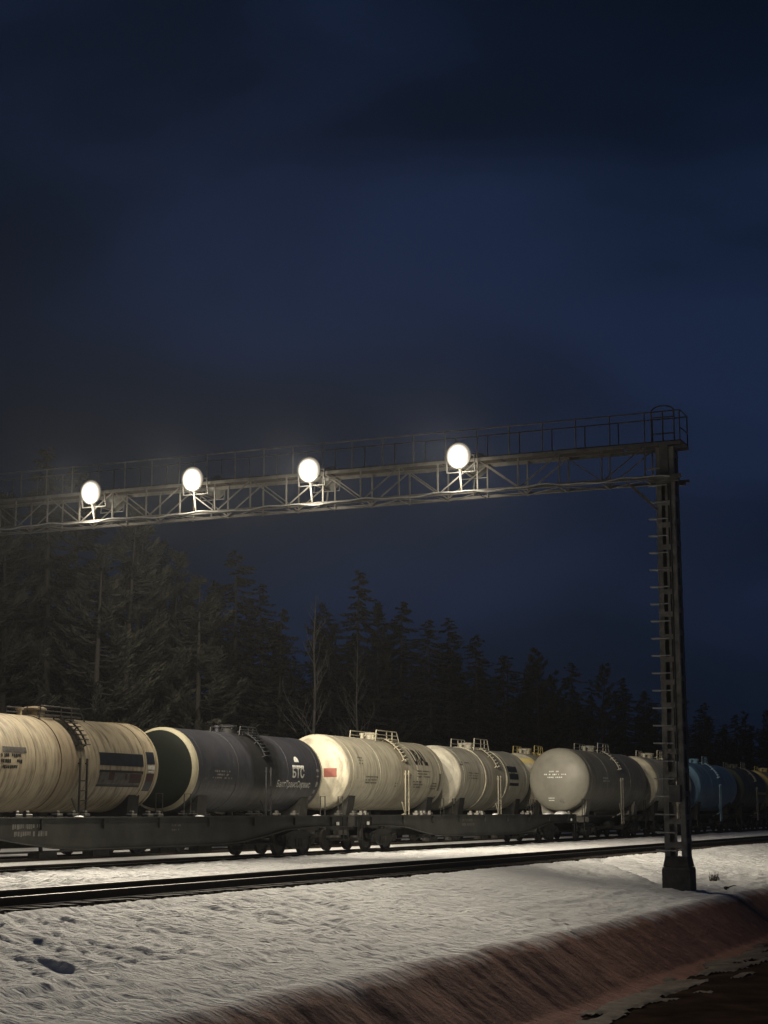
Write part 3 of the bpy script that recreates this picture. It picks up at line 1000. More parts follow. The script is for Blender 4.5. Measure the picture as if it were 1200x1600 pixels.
# ------------------------------------------------------------------ flat wagons
def flat_wagon(x0, x1, label, seed):
    L = x1 - x0; hl = L / 2; xc = (x0 + x1) / 2
    root = thing('flat_wagon', label, 'flat wagon', (xc, YN, 0), 'empty flat wagons on the nearer track')
    bog = hl - 3.25
    # fish-belly sill outline in x,z
    top = 1.27
    pts = [(-hl, top), (hl, top), (hl, .93), (bog + .2, .93), (bog - 1.6, .86), (bog - 3.2, .66), (bog - 4.6, .52), (bog - 6.0, .47),
           (-bog + 6.0, .47), (-bog + 4.6, .52), (-bog + 3.2, .66), (-bog + 1.6, .86), (-bog - .2, .93), (-hl, .93)]
    k = len(pts)
    for s in (-1, 1):
        sb = MB()
        ya, yb = s * 1.40, s * 1.425
        vs = [(x, y, z) for y in (ya, yb) for x, z in pts]
        sb._add(vs, [(i, (i + 1) % k, k + (i + 1) % k, k + i) for i in range(k)] + [tuple(range(k)), tuple(range(k, 2 * k))[::-1]])
        # top and bottom flanges follow the outline
        sb.box((0, s * 1.43, top + .012), (L, .19, .024))
        low = pts[2:]
        for (xa, za), (xb, zb) in zip(low[:-1], low[1:]):
            sb.beam((xa, s * 1.43, za - .012), (xb, s * 1.43, zb - .012), .19, .024)
        sill = sb.build('side_sill', M['flat'], root)
        n_st = 9
        for q in range(n_st):
            x = -hl + 1.4 + (L - 2.8) * q / (n_st - 1)
            zb = .98
            MB().box((x, s * 1.46, (top + zb) / 2 - .01), (.06, .07, top - zb - .04)).build('stiffener', M['flat'], sill)
    fr = MB()
    fr.box((0, 0, 1.0), (L, .55, .46))
    for q in range(13):
        x = -hl + .2 + (L - .4) * q / 12
        fr.box((x, 0, 1.12), (.14, 2.78, .24))
    for s in (-1, 1):
        fr.box((s * (hl - .06), 0, 1.08), (.12, 2.80, .36))
        fr.box((s * bog, 0, 1.0), (.6, 2.4, .22))
    fr.build('underframe', M['frame'], root)
    dk = MB()
    for s in (-1, 1):
        dk.box((0, s * .95, 1.262), (L - .3, .62, .016))
    dk.build('deck_plate', M['flat'], root)
    r = random.Random(seed)
    lock = MB().box((0, 0, 1.33), (.30, .20, .09)).box((0, 0, 1.41), (.14, .10, .09)).mesh('container_lock', M['steel'], bevel=.015)
    for x in (-hl + .4, -hl + 6.4, -hl + 6.9, -1.2, -.3, .3, hl - 6.9, hl - 6.4, hl - .4):
        for s in (-1, 1):
            inst('container_lock', lock, root, (x + r.uniform(-.1, .1), s * 1.22, 0))
    for s in (-1, 1):
        add_bogie(root, s * bog)
        inst('coupler', COUPLER, root, (s * (hl - .05), 0, 0), (0, 0, 0 if s > 0 else math.pi))
        for q in (-1, 1):
            hb = MB()
            hb.tube([(s * (hl - .12), q * 1.47, 1.25), (s * (hl - .12), q * 1.50, .45), (s * (hl - .5), q * 1.50, .45), (s * (hl - .5), q * 1.47, 1.25)], .022, 6)
            hb.build('corner_step', M['frame'], root)
            MB().box((s * (hl - 1.0), q * 1.50, 1.02), (.13, .06, .11)).build('end_reflector', M['white_paint'], root)
    MB().lathe([(-.5, .001), (-.46, .2), (.46, .2), (.5, .001)], 'x', 16, (-2.0, -.75, .55)).build('air_tank', M['frame'], root, smooth=True)
    rb = MB()
    rb.tube([(-bog + 1.3, -.9, .42), (bog - 1.3, -.9, .40)], .03, 6)
    for q in (-5, -2.5, 1, 3.2, 6):
        rb.beam((q, -.9, .85), (q + .1, -.9, .28), .06, .1)
        rb.box((q + .3, -.8, .33), (.8, .35, .16))
    rb.build('brake_rod', M['frame'], root)
    return root, xc


f1, fx1 = flat_wagon(28.6, 54.35, 'empty black flat wagon at the left in front of the cream and navy tanks', 4)
f2, fx2 = flat_wagon(54.95, 81.9, 'empty black flat wagon coupled ahead of the grey tank wagon', 8)


def plate_marks(root, xc, items):
    for name, mat, rects, cx, cz in items:
        bm = rects_flat(rects)
        lay(bm, name, mat, root, lambda uv: [(cx - xc + u, -1.433, cz + v) for u, v in uv])


plate_marks(f1, fx1, [('number_stencil', M['grey_mark'], scrawl(80, 1.5, 2, .13, .05), 35.3, .95), ('worn_stencil', M['strip'], scrawl(81, .6, 2, .06), 42.5, .95)])
plate_marks(f2, fx2, [('number_stencil', M['strip'], scrawl(82, 1.6, 2, .13, .05), 66.5, .95)])


# snow lumps lying on the flat wagons: each a small heap of its own
def lump_mesh(seed, a, b, h):
    r = random.Random(seed)
    mb = MB(); k = 12
    vs, fs = [], []
    rings = [(1.0, 0.0), (.92, .45), (.62, .85), (.25, 1.0)]
    ph = [r.uniform(.75, 1.2) for _ in range(k)]
    for q, z in rings:
        for i in range(k):
            t = 2 * math.pi * i / k
            vs.append((a * q * ph[i] * math.cos(t), b * q * ph[i] * math.sin(t), h * z * r.uniform(.85, 1.1) if z else 0))
    for j in range(len(rings) - 1):
        for i in range(k):
            fs.append((j * k + i, j * k + (i + 1) % k, (j + 1) * k + (i + 1) % k, (j + 1) * k + i))
    fs.append(tuple((len(rings) - 1) * k + i for i in range(k)))
    fs.append(tuple(range(k))[::-1])
    mb._add(vs, fs)
    return mb.mesh('snow_lump', M['snow_lump'], smooth='all')


for (x, y, a, b, h, lab) in [(81.1, 25.35, .62, .3, .16, 'largest white snow heap on the flat wagon end below the grey tank'),
                             (78.3, 25.2, .42, .2, .09, 'low snow heap on the flat wagon left of the grey tank'),
                             (70.6, 25.15, .20, .13, .07, 'small snow heap on flat wagon deck below the URAL lettering'),
                             (52.4, 25.15, .18, .13, .06, 'small snow heap on flat wagon deck below the navy tank emblem'),
                             (44.2, 25.1, .20, .13, .06, 'small snow heap on flat wagon deck below the cream tank panel'),
                             (37.8, 25.1, .18, .12, .06, 'small snow heap on flat wagon deck at the far left')]:
    o = inst('snow_heap', lump_mesh(int(x * 10), a, b, h), None, (x, y, 1.294 if y < 25.06 else 1.27))
    tag(o, lab, 'snow', 'snow heaps on the flat wagons')

# ------------------------------------------------------------------ lighting gantry
GX0, MY = 47.88, 11.52
ZB, ZT = 11.12, 12.20        # truss chords
YE = 41.5                    # far support, beyond the left edge
root = thing('lighting_gantry', 'tall steel lattice gantry with railed walkway spanning the railway tracks', 'gantry', (GX0, MY, 0))


def column(yoff, zbase, ztop=12.1):
    """tapered lattice column on a concrete foot"""
    z0 = zbase + .62
    hb, ht = .30, .255

    def half(z):
        return hb + (ht - hb) * (z - z0) / (ztop - z0)
    fb = MB()
    fb._add([(sx * .385, yoff + sy * .40, zbase - .5) for sx, sy in ((-1, -1), (1, -1), (1, 1), (-1, 1))] +
            [(sx * .385, yoff + sy * .40, z0 - .07) for sx, sy in ((-1, -1), (1, -1), (1, 1), (-1, 1))] +
            [(sx * .365, yoff + sy * .38, z0 - .0) for sx, sy in ((-1, -1), (1, -1), (1, 1), (-1, 1))],
            [(0, 1, 5, 4), (1, 2, 6, 5), (2, 3, 7, 6), (3, 0, 4, 7), (4, 5, 9, 8), (5, 6, 10, 9), (6, 7, 11, 10), (7, 4, 8, 11), (8, 9, 10, 11), (3, 2, 1, 0)])
    foot = fb.build('foundation', M['concrete'], root)
    # flared steel shoe
    sh = MB()
    sh._add([(sx * .36, yoff + sy * .37, z0 + .01) for sx, sy in ((-1, -1), (1, -1), (1, 1), (-1, 1))] +
            [(sx * .315, yoff + sy * .315, z0 + .30) for sx, sy in ((-1, -1), (1, -1), (1, 1), (-1, 1))],
            [(0, 1, 5, 4), (1, 2, 6, 5), (2, 3, 7, 6), (3, 0, 4, 7), (4, 5, 6, 7), (3, 2, 1, 0)])
    sh.build('steel_shoe', M['steel_dark'], foot)
    for sx in (-1, 1):
        for sy in (-1, 1):
            cb = MB()
            a, b = half(z0), half(ztop)
            # angle section: two flanges
            cb.beam((sx * a, yoff + sy * (a - .06), z0 + .28), (sx * b, yoff + sy * (b - .06), ztop), .016, .15, (0, 1, 0))
            cb.beam((sx * (a - .06), yoff + sy * (a + .009), z0 + .28), (sx * (b - .06), yoff + sy * (b + .009), ztop), .15, .016, (0, 1, 0))
            cb.build('corner_post', M['mast_steel'], root)
    # battens on all four faces
    z = z0 + .62
    while z < ztop - .3:
        a = half(z)
        for s in (-1, 1):
            MB().box((s * (a + .014), yoff, z), (.014, 2 * a - .02, .15)).build('batten', M['mast_steel'], root)
            MB().box((0, yoff + s * (a + .026), z + .12), (2 * a - .02, .014, .15)).build('batten', M['mast_steel'], root)
        z += .66
    # channel webs on both sides, plate on the far face of the upper part, flat bar up the near face
    for s in (-1, 1):
        wb = MB()
        for k in range(12):
            za = z0 + .30 + (ztop - .05 - z0 - .30) * k / 12; zb = z0 + .30 + (ztop - .05 - z0 - .30) * (k + 1) / 12
            if s < 0 or k > 3:
                wb.beam((0, yoff + s * (half(za) - .004), za), (0, yoff + s * (half(zb) - .004), zb), 2 * half(za) - .05, .008, (0, 1, 0))
        wb.build('side_web', M['steel_dark'], root)
    bp_ = MB(); zs = z0 + 4.4
    bp_.beam((half(zs) - .006, yoff, zs), (half(ztop) - .006, yoff, ztop - .05), 2 * half(zs) - .04, .008, (1, 0, 0))
    bp_.build('back_plate', M['steel_dark'], root)
    MB().beam((-half(z0) - .004, yoff - .02, z0 + .3), (-half(ztop) - .004, yoff - .02, ztop - .1), .075, .01, (1, 0, 0)).build('centre_bar', M['mast_steel'], root)
    # lacing bars inside the side faces
    lb = MB()
    z = z0 + .62; q = 1
    while z < ztop - .9:
        a = half(z) - .03
        for s in (-1, 1):
            lb.beam((-q * a, yoff + s * (a + .004), z), (q * a, yoff + s * (a + .004), z + .66), .04, .012, (0, 1, 0))
        q = -q
        z += .66
    lb.build('lacing', M['mast_steel'], root)
    return half


half = column(0.0, gz(GX0, MY) - .02)
column(YE - MY, -.15)
# step irons on the mast
for k in range(24):
    z = .35 + .505 * k
    if z > 11.6: break
    h_ = half(z)
    MB().tube([(-h_ + .02, h_ - .30, z), (-h_ - .03, h_ - .30, z), (-h_ - .03, h_ + .27, z + .01), (-h_ + .10, h_ + .27, z + .01), (-h_ + .10, h_, z)], .019, 6).build('step_iron', M['galv'], root)
# truss
y0, y1 = -.55, YE - MY + .5
W = .46
for sx in (-1, 1):
    cb = MB(); cb.beam((sx * W, y0, ZB), (sx * W, y1, ZB), .11, .014).beam((sx * (W + .055), y0, ZB + .045), (sx * (W + .055), y1, ZB + .045), .014, .10)
    cb.build('bottom_chord', M['steel'], root)
    cb = MB(); cb.beam((sx * W, y0, ZT), (sx * W, y1, ZT), .11, .014).beam((sx * (W + .055), y0, ZT - .045), (sx * (W + .055), y1, ZT - .045), .014, .10)
    cb.build('top_chord', M['steel'], root)
    pan = 1.32
    k = 0
    y = .55
    while y < y1 - .2:
        MB().beam((sx * W, y, ZB + .01), (sx * W, y, ZT - .01), .045, .040, (1, 0, 0)).build('truss_vertical', M['steel'], root)
        if y + pan < y1:
            a, b = ((ZB + .05, ZT - .05) if k % 2 else (ZT - .05, ZB + .05))
            MB().beam((sx * (W - .04), y, a), (sx * (W - .04), y + pan, b), .036, .036, (1, 0, 0)).build('truss_diagonal', M['steel'], root)
        k += 1
        y += pan
# flat lacing in the bottom and top planes
y = .55; q = 1
while y < y1 - 1.3:
    MB().beam((-q * W, y, ZB - .016), (q * W, y + 1.32, ZB - .016), .06, .014).build('bottom_lacing', M['steel'], root)
    MB().beam((-W, y, ZB - .034), (W, y, ZB - .034), .05, .014).build('bottom_crossbar', M['steel'], root)
    q = -q
    y += 1.32
# feed cable looped along the near bottom chord, and its box on the mast
pts = []
y = -.2
while y < y1:
    pts.append((-W - .085, y, ZB + .045 + .035 * math.sin(y * 2.1) + .02 * math.sin(y * 5.3 + 1)))
    y += .22
MB().tube(pts, .022, 6).build('feed_cable', M['galv'], root)
MB().box((-half(1.9) - .10, -.05, 1.95), (.16, .34, .48)).build('junction_box', M['steel'], root, bevel=.015)
MB().tube([(-half(2.2) - .06, -.12, 2.19), (-half(6) - .04, -.13, 6.0), (-half(11) - .04, -.14, 11.0)], .02, 6).build('conduit', M['steel_dark'], root)
# walkway planks and hand rails
nb_ = int((y1 - y0) / 1.9)
for k in range(nb_):
    a = y0 + (y1 - y0) * k / nb_
    for j, x in enumerate((-.33, -.11, .11, .33)):
        MB().box((x, a + .94, ZT + .035 + .006 * ((k + j) % 2)), (.20, 1.86, .04)).build('walkway_plank', M['plank'], root)
for sx in (-1, 1):
    for z in (ZT + .93,):
        MB().tube([(sx * (W + .03), y0, z), (sx * (W + .03), y1, z)], .021 if z > ZT + .8 else .014, 6).build('hand_rail', M['steel_dark'], root)
    y = y0 + .02
    while y < y1:
        MB().tube([(sx * (W + .03), y, ZT), (sx * (W + .03), y, ZT + .93)], .020, 6).build('rail_post', M['steel_dark'], root)
        y += 1.06
# end frame with hoop where the mast ladder comes up
eb = MB()
for a in (-.32, .02, .36):
    eb.tube([(-.3, a, ZT), (-.3, a, ZT + .98)], .024, 6)
eb.tube([(-.3, -.32, ZT + .30), (-.3, .36, ZT + .30)], .022, 6)
eb.tube([(-.3, -.32, ZT + .80), (-.3, .36, ZT + .80)], .022, 6)
hoop = [(-.3, .02 + .34 * math.cos(t), ZT + .98 + .17 * math.sin(t)) for t in np.linspace(0, math.pi, 12)]
eb.tube(hoop, .022, 6)
eb.tube([(-W, y0, ZT + .4), (W, y0, ZT + .4)], .018, 6).tube([(-W, y0, ZT + .93), (W, y0, ZT + .93)], .020, 6)
eb.build('ladder_guard', M['steel_dark'], root)
for sx in (-1, 1):
    kb = MB()
    kb.beam((sx * .27, .26, ZB - .9), (sx * .36, 1.15, ZB - .02), .06, .06)
    kb.box((sx * .40, 0, ZB - .05), (.10, .9, .09))
    kb.box((sx * .28, .02, (ZB + ZT) / 2), (.05, .26, ZT - ZB - .1))
    kb.build('knee_bracket', M['steel'], root)


# ------------------------------------------------------------------ floodlights
def head_meshes():
    hs = MB().lathe([(.36, .0001), (.36, .12), (.30, .20), (.13, .33), (.02, .405), (-.02, .42), (-.035, .42), (-.035, .40), (.0, .392)], 'x', 32).mesh('housing', M['lamp_housing'], smooth=True)
    pr_ = [(-.01, .400)] + [(-.01 - .10 * math.cos(t), .392 * math.sin(t) + .0001) for t in np.linspace(math.pi / 2, 0, 8)]
    ls = MB().lathe(pr_, 'x', 32).mesh('lens', M['lens'], smooth='all')
    yb = MB()
    for s in (-1, 1):
        yb.beam((.12, s * .46, 0), (.22, s * .46, -.5), .02, .06, (1, 0, 0))
        yb.tube([(.12, s * .34, 0), (.12, s * .49, 0)], .03, 8)
    yb.beam((.22, -.47, -.5), (.22, .47, -.5), .06, .02)
    return hs, ls, yb.mesh('yoke', M['lamp_housing'])


HS, LS, YK_ = head_meshes()
LAMPS = [(17.85, 12.27, 'floodlight nearest the mast, rightmost and largest of the four glowing lamps'),
         (22.98, 12.24, 'second glowing floodlight from the mast on the gantry'),
         (27.26, 12.27, 'third glowing floodlight from the mast on the gantry'),
         (31.22, 12.13, 'leftmost and smallest glowing floodlight on the gantry, before the pines')]
for (y, z, lab) in LAMPS:
    t = thing('floodlight', lab, 'floodlight', (GX0, y, z), 'floodlights along the gantry')
    mb = MB()
    mb.box((0, 0, -.40), (1.46, .07, .06))
    for s in (-1, 1):
        mb.beam((s * .68, 0, -.40), (s * .52, 0, ZB - z + .1), .045, .045)
    mb.build('bracket', M['steel'], t)
    for s in (-1, 1):
        tilt = math.radians(5)
        rot = (0, -tilt if s < 0 else 0, 0)
        h = inst('lamp_head', HS, t, (s * .78, 0, 0), (0, -tilt, 0) if s < 0 else (0, -tilt, math.pi))
        inst('lens', LS, h)
        inst('yoke', YK_, t, (s * .78, 0, .02), (0, 0, 0) if s < 0 else (0, 0, math.pi))
        # a long throw along the tracks and the wider wash of the same lamp
        for watts, cone, dip in ((BEAM_POWER, 112, -.15), (WASH_POWER, 176, -.34)):
            ld = bpy.data.lights.new('floodlight_beam', 'SPOT')
            ld.energy = watts * (1.0 if s < 0 else 1.2)
            ld.color = LAMP_COLOR
            ld.spot_size = math.radians(cone)
            ld.spot_blend = 1.0
            ld.shadow_soft_size = .30
            lo = bpy.data.objects.new('floodlight_beam', ld)
            link(lo, t)
            lo.location = (s * 1.16, 0, -.06)
            lo.rotation_euler = Vector((s * 1.0, 0, dip)).to_track_quat('-Z', 'Y').to_euler()
    ld = bpy.data.lights.new('truss_fill', 'POINT')  # extra light added near the bottom chord, clear of the glass
    ld.energy = TRUSS_FILL_POWER
    ld.color = LAMP_COLOR
    ld.shadow_soft_size = .25
    lo = bpy.data.objects.new('truss_fill', ld)
    link(lo, t)
    lo.location = (-.86, 0, -.72)


# ------------------------------------------------------------------ trees
def kites(P, D, W_, rs, droop=.0):
    """numpy: base points P, directions D (len = spray length), widths -> verts, faces"""
    n = len(P)
    up = rs.normal(size=(n, 3)); up[:, 2] += 1.2
    side = np.cross(D, up)
    side /= np.linalg.norm(side, axis=1)[:, None] + 1e-9
    mid = P + D * .45
    tip = P + D; tip[:, 2] -= droop * np.linalg.norm(D, axis=1)
    V = np.stack([P, mid + side * W_[:, None], tip, mid - side * W_[:, None]], 1).reshape(-1, 3)
    F = np.arange(4 * n).reshape(n, 4)
    return V, F


def np_mesh(name, V, F, mat):
    me = bpy.data.meshes.new(name)
    me.vertices.add(len(V)); me.vertices.foreach_set('co', V.astype(np.float32).ravel())
    me.loops.add(F.size); me.loops.foreach_set('vertex_index', F.astype(np.int32).ravel())
    me.polygons.add(len(F)); me.polygons.foreach_set('loop_start', np.arange(0, F.size, 4, dtype=np.int32))
    me.update(calc_edges=True)
    me.materials.append(mat)
    return me


def conifer(seed, H, R, kind, dens=1.0):
    """returns trunk MB, crown verts/faces"""
    rs = np.random.RandomState(seed)
    trunk = MB()
    lean = rs.normal(size=2) * .25
    pt = lambda t: np.array([lean[0] * t * t, lean[1] * t * t, t * H])
    trunk.tube([tuple(pt(t)) for t in np.linspace(0, .985, 9)], [max(.02, (.16 + .006 * H) * (1 - t) ** .8) for t in np.linspace(0, .985, 9)], 7)
    P, D, W_ = [], [], []
    t0 = .08 if kind == 'spruce' else .11
    lv = int((190 if kind == 'spruce' else 84) * dens * H / 16)
    for k in range(lv):
        t = t0 + (1 - t0) * (k + rs.rand()) / lv
        u = (t - t0) / (1 - t0)
        if kind == 'spruce':
            rad = R * 1.22 * (1 - u) ** .55 * (.35 + .65 * min(1, u * 6 + .35))
            nbr = 1
        else:
            rad = R * (1 - u ** 2.2) * (.60 + .4 * min(1, u * 3))
            nbr = 1
        rad = max(rad, .25)
        for b in range(nbr):
            az = rs.rand() * 2 * math.pi
            ln = rad * rs.uniform(.45, 1.18)
            o = np.array([math.cos(az), math.sin(az), 0])
            if kind == 'spruce':
                f = lambda q: o * ln * q + np.array([0, 0, ln * (-.38 * q + .22 * q * q)])
            else:
                rise = rs.uniform(.05, .35) + .35 * u
                f = lambda q: o * ln * q + np.array([0, 0, ln * (rise * q * .4 + .30 * q ** 2.5 - .12 * math.sin(q * 3.1))])
            base = pt(t)
            qs = np.linspace(0, 1, 5)
            if ln > .8:
                trunk.tube([tuple(base + f(q)) for q in qs[:4]], [.035 * (1 - .8 * q) * (ln / 3 + .35) for q in qs[:4]], 4, cap=False)
            ns = int((6 if kind == 'spruce' else 9) + ln * (7 if kind == 'spruce' else 8))
            for i in range(ns):
                q = (.12 if kind == 'spruce' else .25) + (.88 if kind == 'spruce' else .75) * (i + rs.rand()) / ns
                p = base + f(q)
                d = f(min(1, q + .05)) - f(q - .05); d /= np.linalg.norm(d) + 1e-9
                if kind == 'spruce':
                    for sg in (-1, 1):
                        sd = np.array([-o[1], o[0], 0]) * sg
                        v = d * .75 + sd * rs.uniform(.4, 1.0) + np.array([0, 0, rs.uniform(-.45, .05)])
                        v /= np.linalg.norm(v)
                        P.append(p); D.append(v * rs.uniform(.28, .60) * (.55 + .45 * (1 - u))); W_.append(rs.uniform(.05, .10))
                else:
                    sd = np.array([-o[1], o[0], 0])
                    for sg in range(5):
                        v = d * 1.0 + sd * rs.uniform(-.9, .9) + rs.normal(size=3) * .16 + np.array([0, 0, .10])
                        v /= np.linalg.norm(v)
                        P.append(p + rs.normal(size=3) * np.array([.10, .10, .045])); D.append(v * rs.uniform(.26, .52)); W_.append(rs.uniform(.022, .048))
    V, F = kites(np.array(P), np.array(D), np.array(W_), rs, .1)
    return trunk, V, F


PROTO = {}
for k, (kind, H, R) in enumerate([('pine', 16, 3.4), ('pine', 15, 3.0), ('spruce', 16, 3.1), ('spruce', 17, 2.7), ('spruce', 15, 3.3), ('pine', 14, 3.6)]):
    tr, V, F = conifer(100 + k, H, R, kind)
    nm = kind + str(k)
    PROTO[k] = (kind, H, tr.mesh('trunk', M['bark'], smooth='all'), np_mesh('crown', V, F, M['pine' if kind == 'pine' else 'spruce']), V, F)

FRONT = [
    (57.6, 43.0, 15.0, 0, 'pine at the left edge rising behind the cream tank wagon'),
    (64.5, 47.2, 16.5, 1, 'pine standing just left of the tallest left-hand conifer'),
    (66.2, 46.0, 19.2, 3, 'tallest dark conifer at far left, its tip above the gantry'),
    (71.3, 48.0, 19.2, 4, 'dark conifer whose tip shows behind the leftmost floodlight'),
    (64.2, 42.0, 13.6, 5, 'lamp-lit pine with spreading branches above the cream tank wagon'),
    (68.2, 43.0, 16.4, 0, 'broad lamp-lit pine filling the space below the gantry at left'),
    (72.2, 45.0, 16.3, 1, 'lamp-lit pine second from the right of the left pine group'),
    (72.9, 41.6, 13.2, 5, 'lamp-lit pine with long upswept branches above the navy tank wagon'),
    (75.0, 44.5, 15.2, 0, 'pine at the right end of the left pine group'),
    (86.6, 47.0, 16.9, 4, 'broad dark round-topped conifer above the middle of the navy tank wagon'),
    (82.2, 46.0, 14.4, 2, 'dark conifer left of the broad round-topped one'),
    (92.3, 48.0, 15.6, 2, 'dark conifer on the right shoulder of the broad round-topped one'),
    (91.4, 46.5, 13.8, 4, 'low dark spruce left of the bare birch'),
    (100.1, 47.0, 14.6, 2, 'dark spruce right of the bare birch'),
    (101.5, 46.0, 17.6, 3, 'slim pointed spruce that overtops the trees around it'),
    (107.6, 47.0, 16.0, 1, 'pine just right of the slim pointed spruce'),
    (114.0, 48.0, 17.0, 4, 'dark spruce second to the right of the slim pointed one'),
    (114.2, 45.5, 15.8, 2, 'dark spruce above the URAL tank wagon'),
    (121.4, 47.0, 16.5, 3, 'dark spruce above the gap between URAL and hooped tank wagons'),
    (125.2, 46.0, 15.5, 4, 'dark spruce above the hooped pale tank wagon'),
    (132.2, 46.0, 14.3, 2, 'low dark spruce above the right end of the hooped tank wagon'),
    (143.9, 47.0, 16.2, 0, 'broad pine above the grey tank wagon end'),
    (153.7, 47.0, 15.6, 4, 'broad dark spruce above the grey tank wagon middle'),
    (160.1, 46.0, 15.8, 1, 'pine above the right half of the grey tank wagon'),
    (177.0, 48.0, 15.8, 2, 'far dark spruce above the ivory tank wagon left of the mast'),
    (179.0, 46.0, 14.7, 4, 'far dark spruce directly left of the mast'),
    (196.0, 47.0, 14.6, 3, 'far dark spruce partly hidden by the mast'),
    (207.0, 46.0, 15.0, 4, 'far dark spruce above the blue tank wagon'),
    (231.0, 47.0, 14.8, 2, 'far dark spruce above the dark green tank wagon'),
    (249.6, 46.0, 16.0, 0, 'far dark pine at the right edge of the forest'),
]
for (x, y, H, k, lab) in FRONT:
    kind, h0, tm, cm, V, F = PROTO[k]
    t = thing('pine_tree' if kind == 'pine' else 'spruce_tree', lab, 'tree', (x, y, gz(x, y) - .1), 'trees along the forest edge')
    s = H / h0
    t.scale = (s * rng.uniform(.92, 1.12), s * rng.uniform(.92, 1.12), s)
    t.rotation_euler = (0, 0, rng.uniform(0, 6.28))
    inst('trunk', tm, t)
    inst('crown', cm, t)

# the wood behind, one dense mass
low = {}
for k, (kind, H, R) in enumerate([('spruce', 15, 3.2), ('pine', 15, 3.3), ('spruce', 14, 2.8)]):
    tr, V, F = conifer(300 + k, H, R, kind, .62)
    tv = np.array(tr.v); tf = np.array([f for f in tr.f if len(f) == 4])
    low[k] = (np.concatenate([V, tv]), np.concatenate([F, tf + len(V)]))
Vs, Fs, off = [], [], 0
rs = np.random.RandomState(9)
for row, (yb, st) in enumerate([(50.0, 3.1), (53.5, 3.6), (58.5, 4.6), (65, 6)]):
    x = 52.0
    while x < 330:
        V, F = low[rs.randint(3)]
        a = rs.rand() * 6.28
        hh = rs.uniform(.90, 1.06) * (1.0 if x > 84 else 1.22)
        w = rs.uniform(.9, 1.15)
        c, s = math.cos(a), math.sin(a)
        px, py = x + rs.uniform(-1.2, 1.2), yb + rs.uniform(-1.5, 1.5)
        V2 = np.stack([(V[:, 0] * c - V[:, 1] * s) * w + px, (V[:, 0] * s + V[:, 1] * c) * w + py, V[:, 2] * hh - .2 + gz(px, py)], 1)
        Vs.append(V2); Fs.append(F + off); off += len(V2)
        x += st * rs.uniform(.8, 1.3) * (1 if x < 160 else 2.0)
fo = inst('forest', np_mesh('forest', np.concatenate(Vs), np.concatenate(Fs), M['spruce']))
tag(fo, 'dark dense conifer wood behind the front row of trees', 'forest', kind='stuff')


# bare birch
def birch(seed, H):
    r = random.Random(seed)
    trunk, crown = MB(), MB()
    pts = [Vector((.05 * math.sin(i * .9), .05 * math.cos(i * 1.3), H * i / 12)) for i in range(13)]
    trunk.tube(pts, [.15 * (1 - .075 * i) + .004 for i in range(13)], 8)

    def br(p, d, ln, rad, lev):
        q = [p]
        dd = d.copy()
        for i in range(4):
            dd = (dd + Vector((r.uniform(-.15, .15), r.uniform(-.15, .15), r.uniform(-.02, .16)))).normalized()
            q.append(q[-1] + dd * ln / 4)
        crown.tube(q, [rad * (1 - .2 * i) for i in range(5)], 4, cap=False)
        if lev < 3:
            for i in range(4 if lev < 2 else 3):
                b = q[r.randint(1, 4)]
                nd = (dd + Vector((r.uniform(-.8, .8), r.uniform(-.8, .8), r.uniform(-.1, .6)))).normalized()
                br(b, nd, ln * r.uniform(.4, .62), rad * .5, lev + 1)
    for i in range(20):
        t = .32 + .65 * i / 20
        a = r.uniform(0, 6.28)
        br(Vector((0, 0, H * t)), Vector((math.cos(a) * .75, math.sin(a) * .75, .8)).normalized(), H * .22 * (1.15 - t), .055 * (1.25 - t), 1)
    return trunk, crown


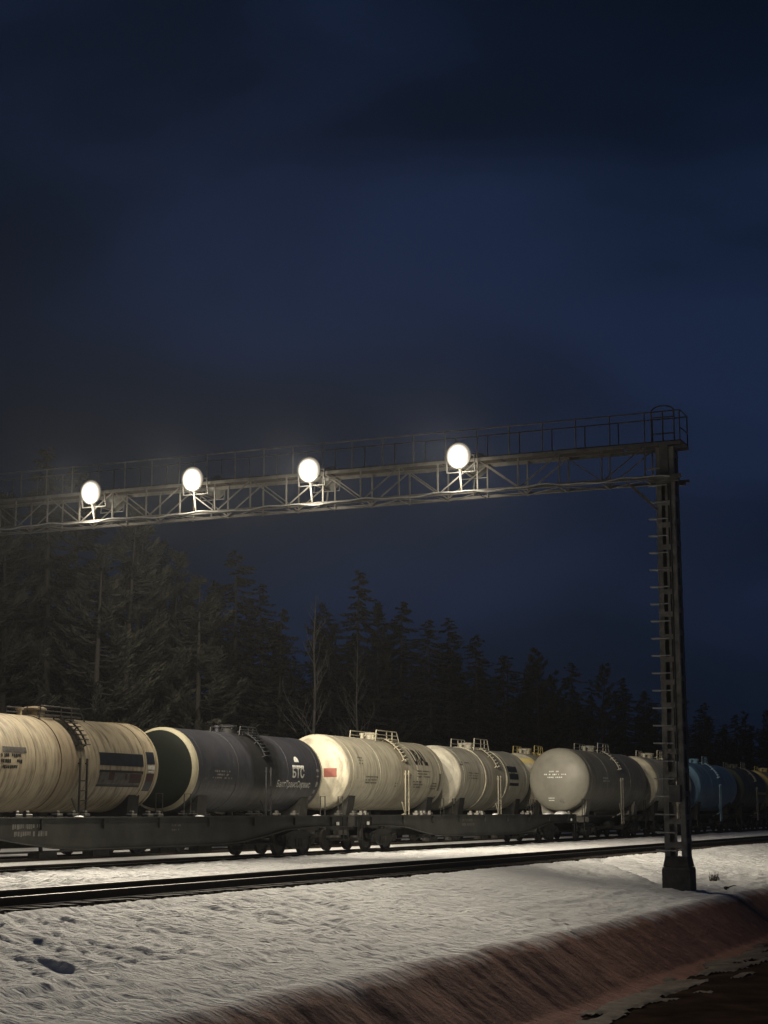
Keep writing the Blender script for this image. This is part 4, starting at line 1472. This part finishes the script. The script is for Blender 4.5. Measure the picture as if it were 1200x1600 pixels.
tr, cw = birch(3, 14.3)
for (x, y, s, lab) in [(88.7, 42.8, 1.0, 'pale bare birch standing before the conifers above the navy tank'), (96.6, 43.6, .86, 'thin bare birch between the pale one and the pointed spruce')]:
    t = thing('birch_tree', lab, 'tree', (x, y, gz(x, y) - .1), 'bare birches at the forest edge')
    t.scale = (s, s, s); t.rotation_euler = (0, 0, x)
    if s == 1.0:
        TM, CM = tr.mesh('trunk', M['birch'], smooth='all'), cw.mesh('crown', M['birch'])
    inst('trunk', TM, t); inst('crown', CM, t)

# small spruce tip just over the navy tank
sp_tr, sv, sf = conifer(501, 5.6, 1.5, 'spruce', 1.1)
t = thing('young_spruce', 'young spruce whose top shows just over the navy tank wagon', 'tree', (64.9, 36.6, -.1))
sp_tr.build('trunk', M['bark'], t)
inst('crown', np_mesh('crown', sv, sf, M['pine']), t)

# ------------------------------------------------------------------ small things in the snow
r = random.Random(12)
t = MB()
for k in range(46):
    a = r.uniform(0, 6.28); ln = r.uniform(.12, .42)
    p = Vector((r.uniform(-.28, .28), r.uniform(-.14, .14), -.06))
    q = p + Vector((math.cos(a) * .5, math.sin(a) * .35, 1)).normalized() * ln
    t.tube([p, (p + q) / 2 + Vector((0, 0, .03)), q], [.010, .008, .003], 4, cap=False)
o = t.build('dry_weed', M['dry'], None, (53.6, 11.75, gz(53.6, 11.75)))
tag(o, 'dry weed tuft in the snow right of the mast foot', 'weed')
t = MB()
pts = [(-.55, -.1, .02), (-.2, .02, .05), (.15, 0, .035), (.6, .16, .05)]
t.tube(pts, [.03, .035, .03, .012], 6).tube([(.1, 0, .04), (.3, -.14, .10), (.42, -.2, .09)], [.02, .014, .006], 5)
o = t.build('fallen_branch', M['bark'], None, (50.6, 10.75, gz(50.6, 10.75)))
tag(o, 'dark fallen branch on the snow right of the mast foot', 'branch')

# ------------------------------------------------------------------ hazy night air
m = bpy.data.materials.new('night_haze')
m.use_nodes = True
nt = m.node_tree
nt.nodes.remove(nt.nodes['Principled BSDF'])
pv = nt.nodes.new('ShaderNodeVolumePrincipled')
pv.inputs['Color'].default_value = (0.84, 0.90, 1.0, 1)
pv.inputs['Density'].default_value = HAZE
pv.inputs['Anisotropy'].default_value = 0.35
nt.links.new(pv.outputs[0], nt.nodes['Material Output'].inputs['Volume'])
o = MB().box((550, 150, 11.0), (1920, 1120, 28.0)).build('haze', m)
tag(o, 'faint misty night air glowing around the lamps', 'haze', kind='stuff')
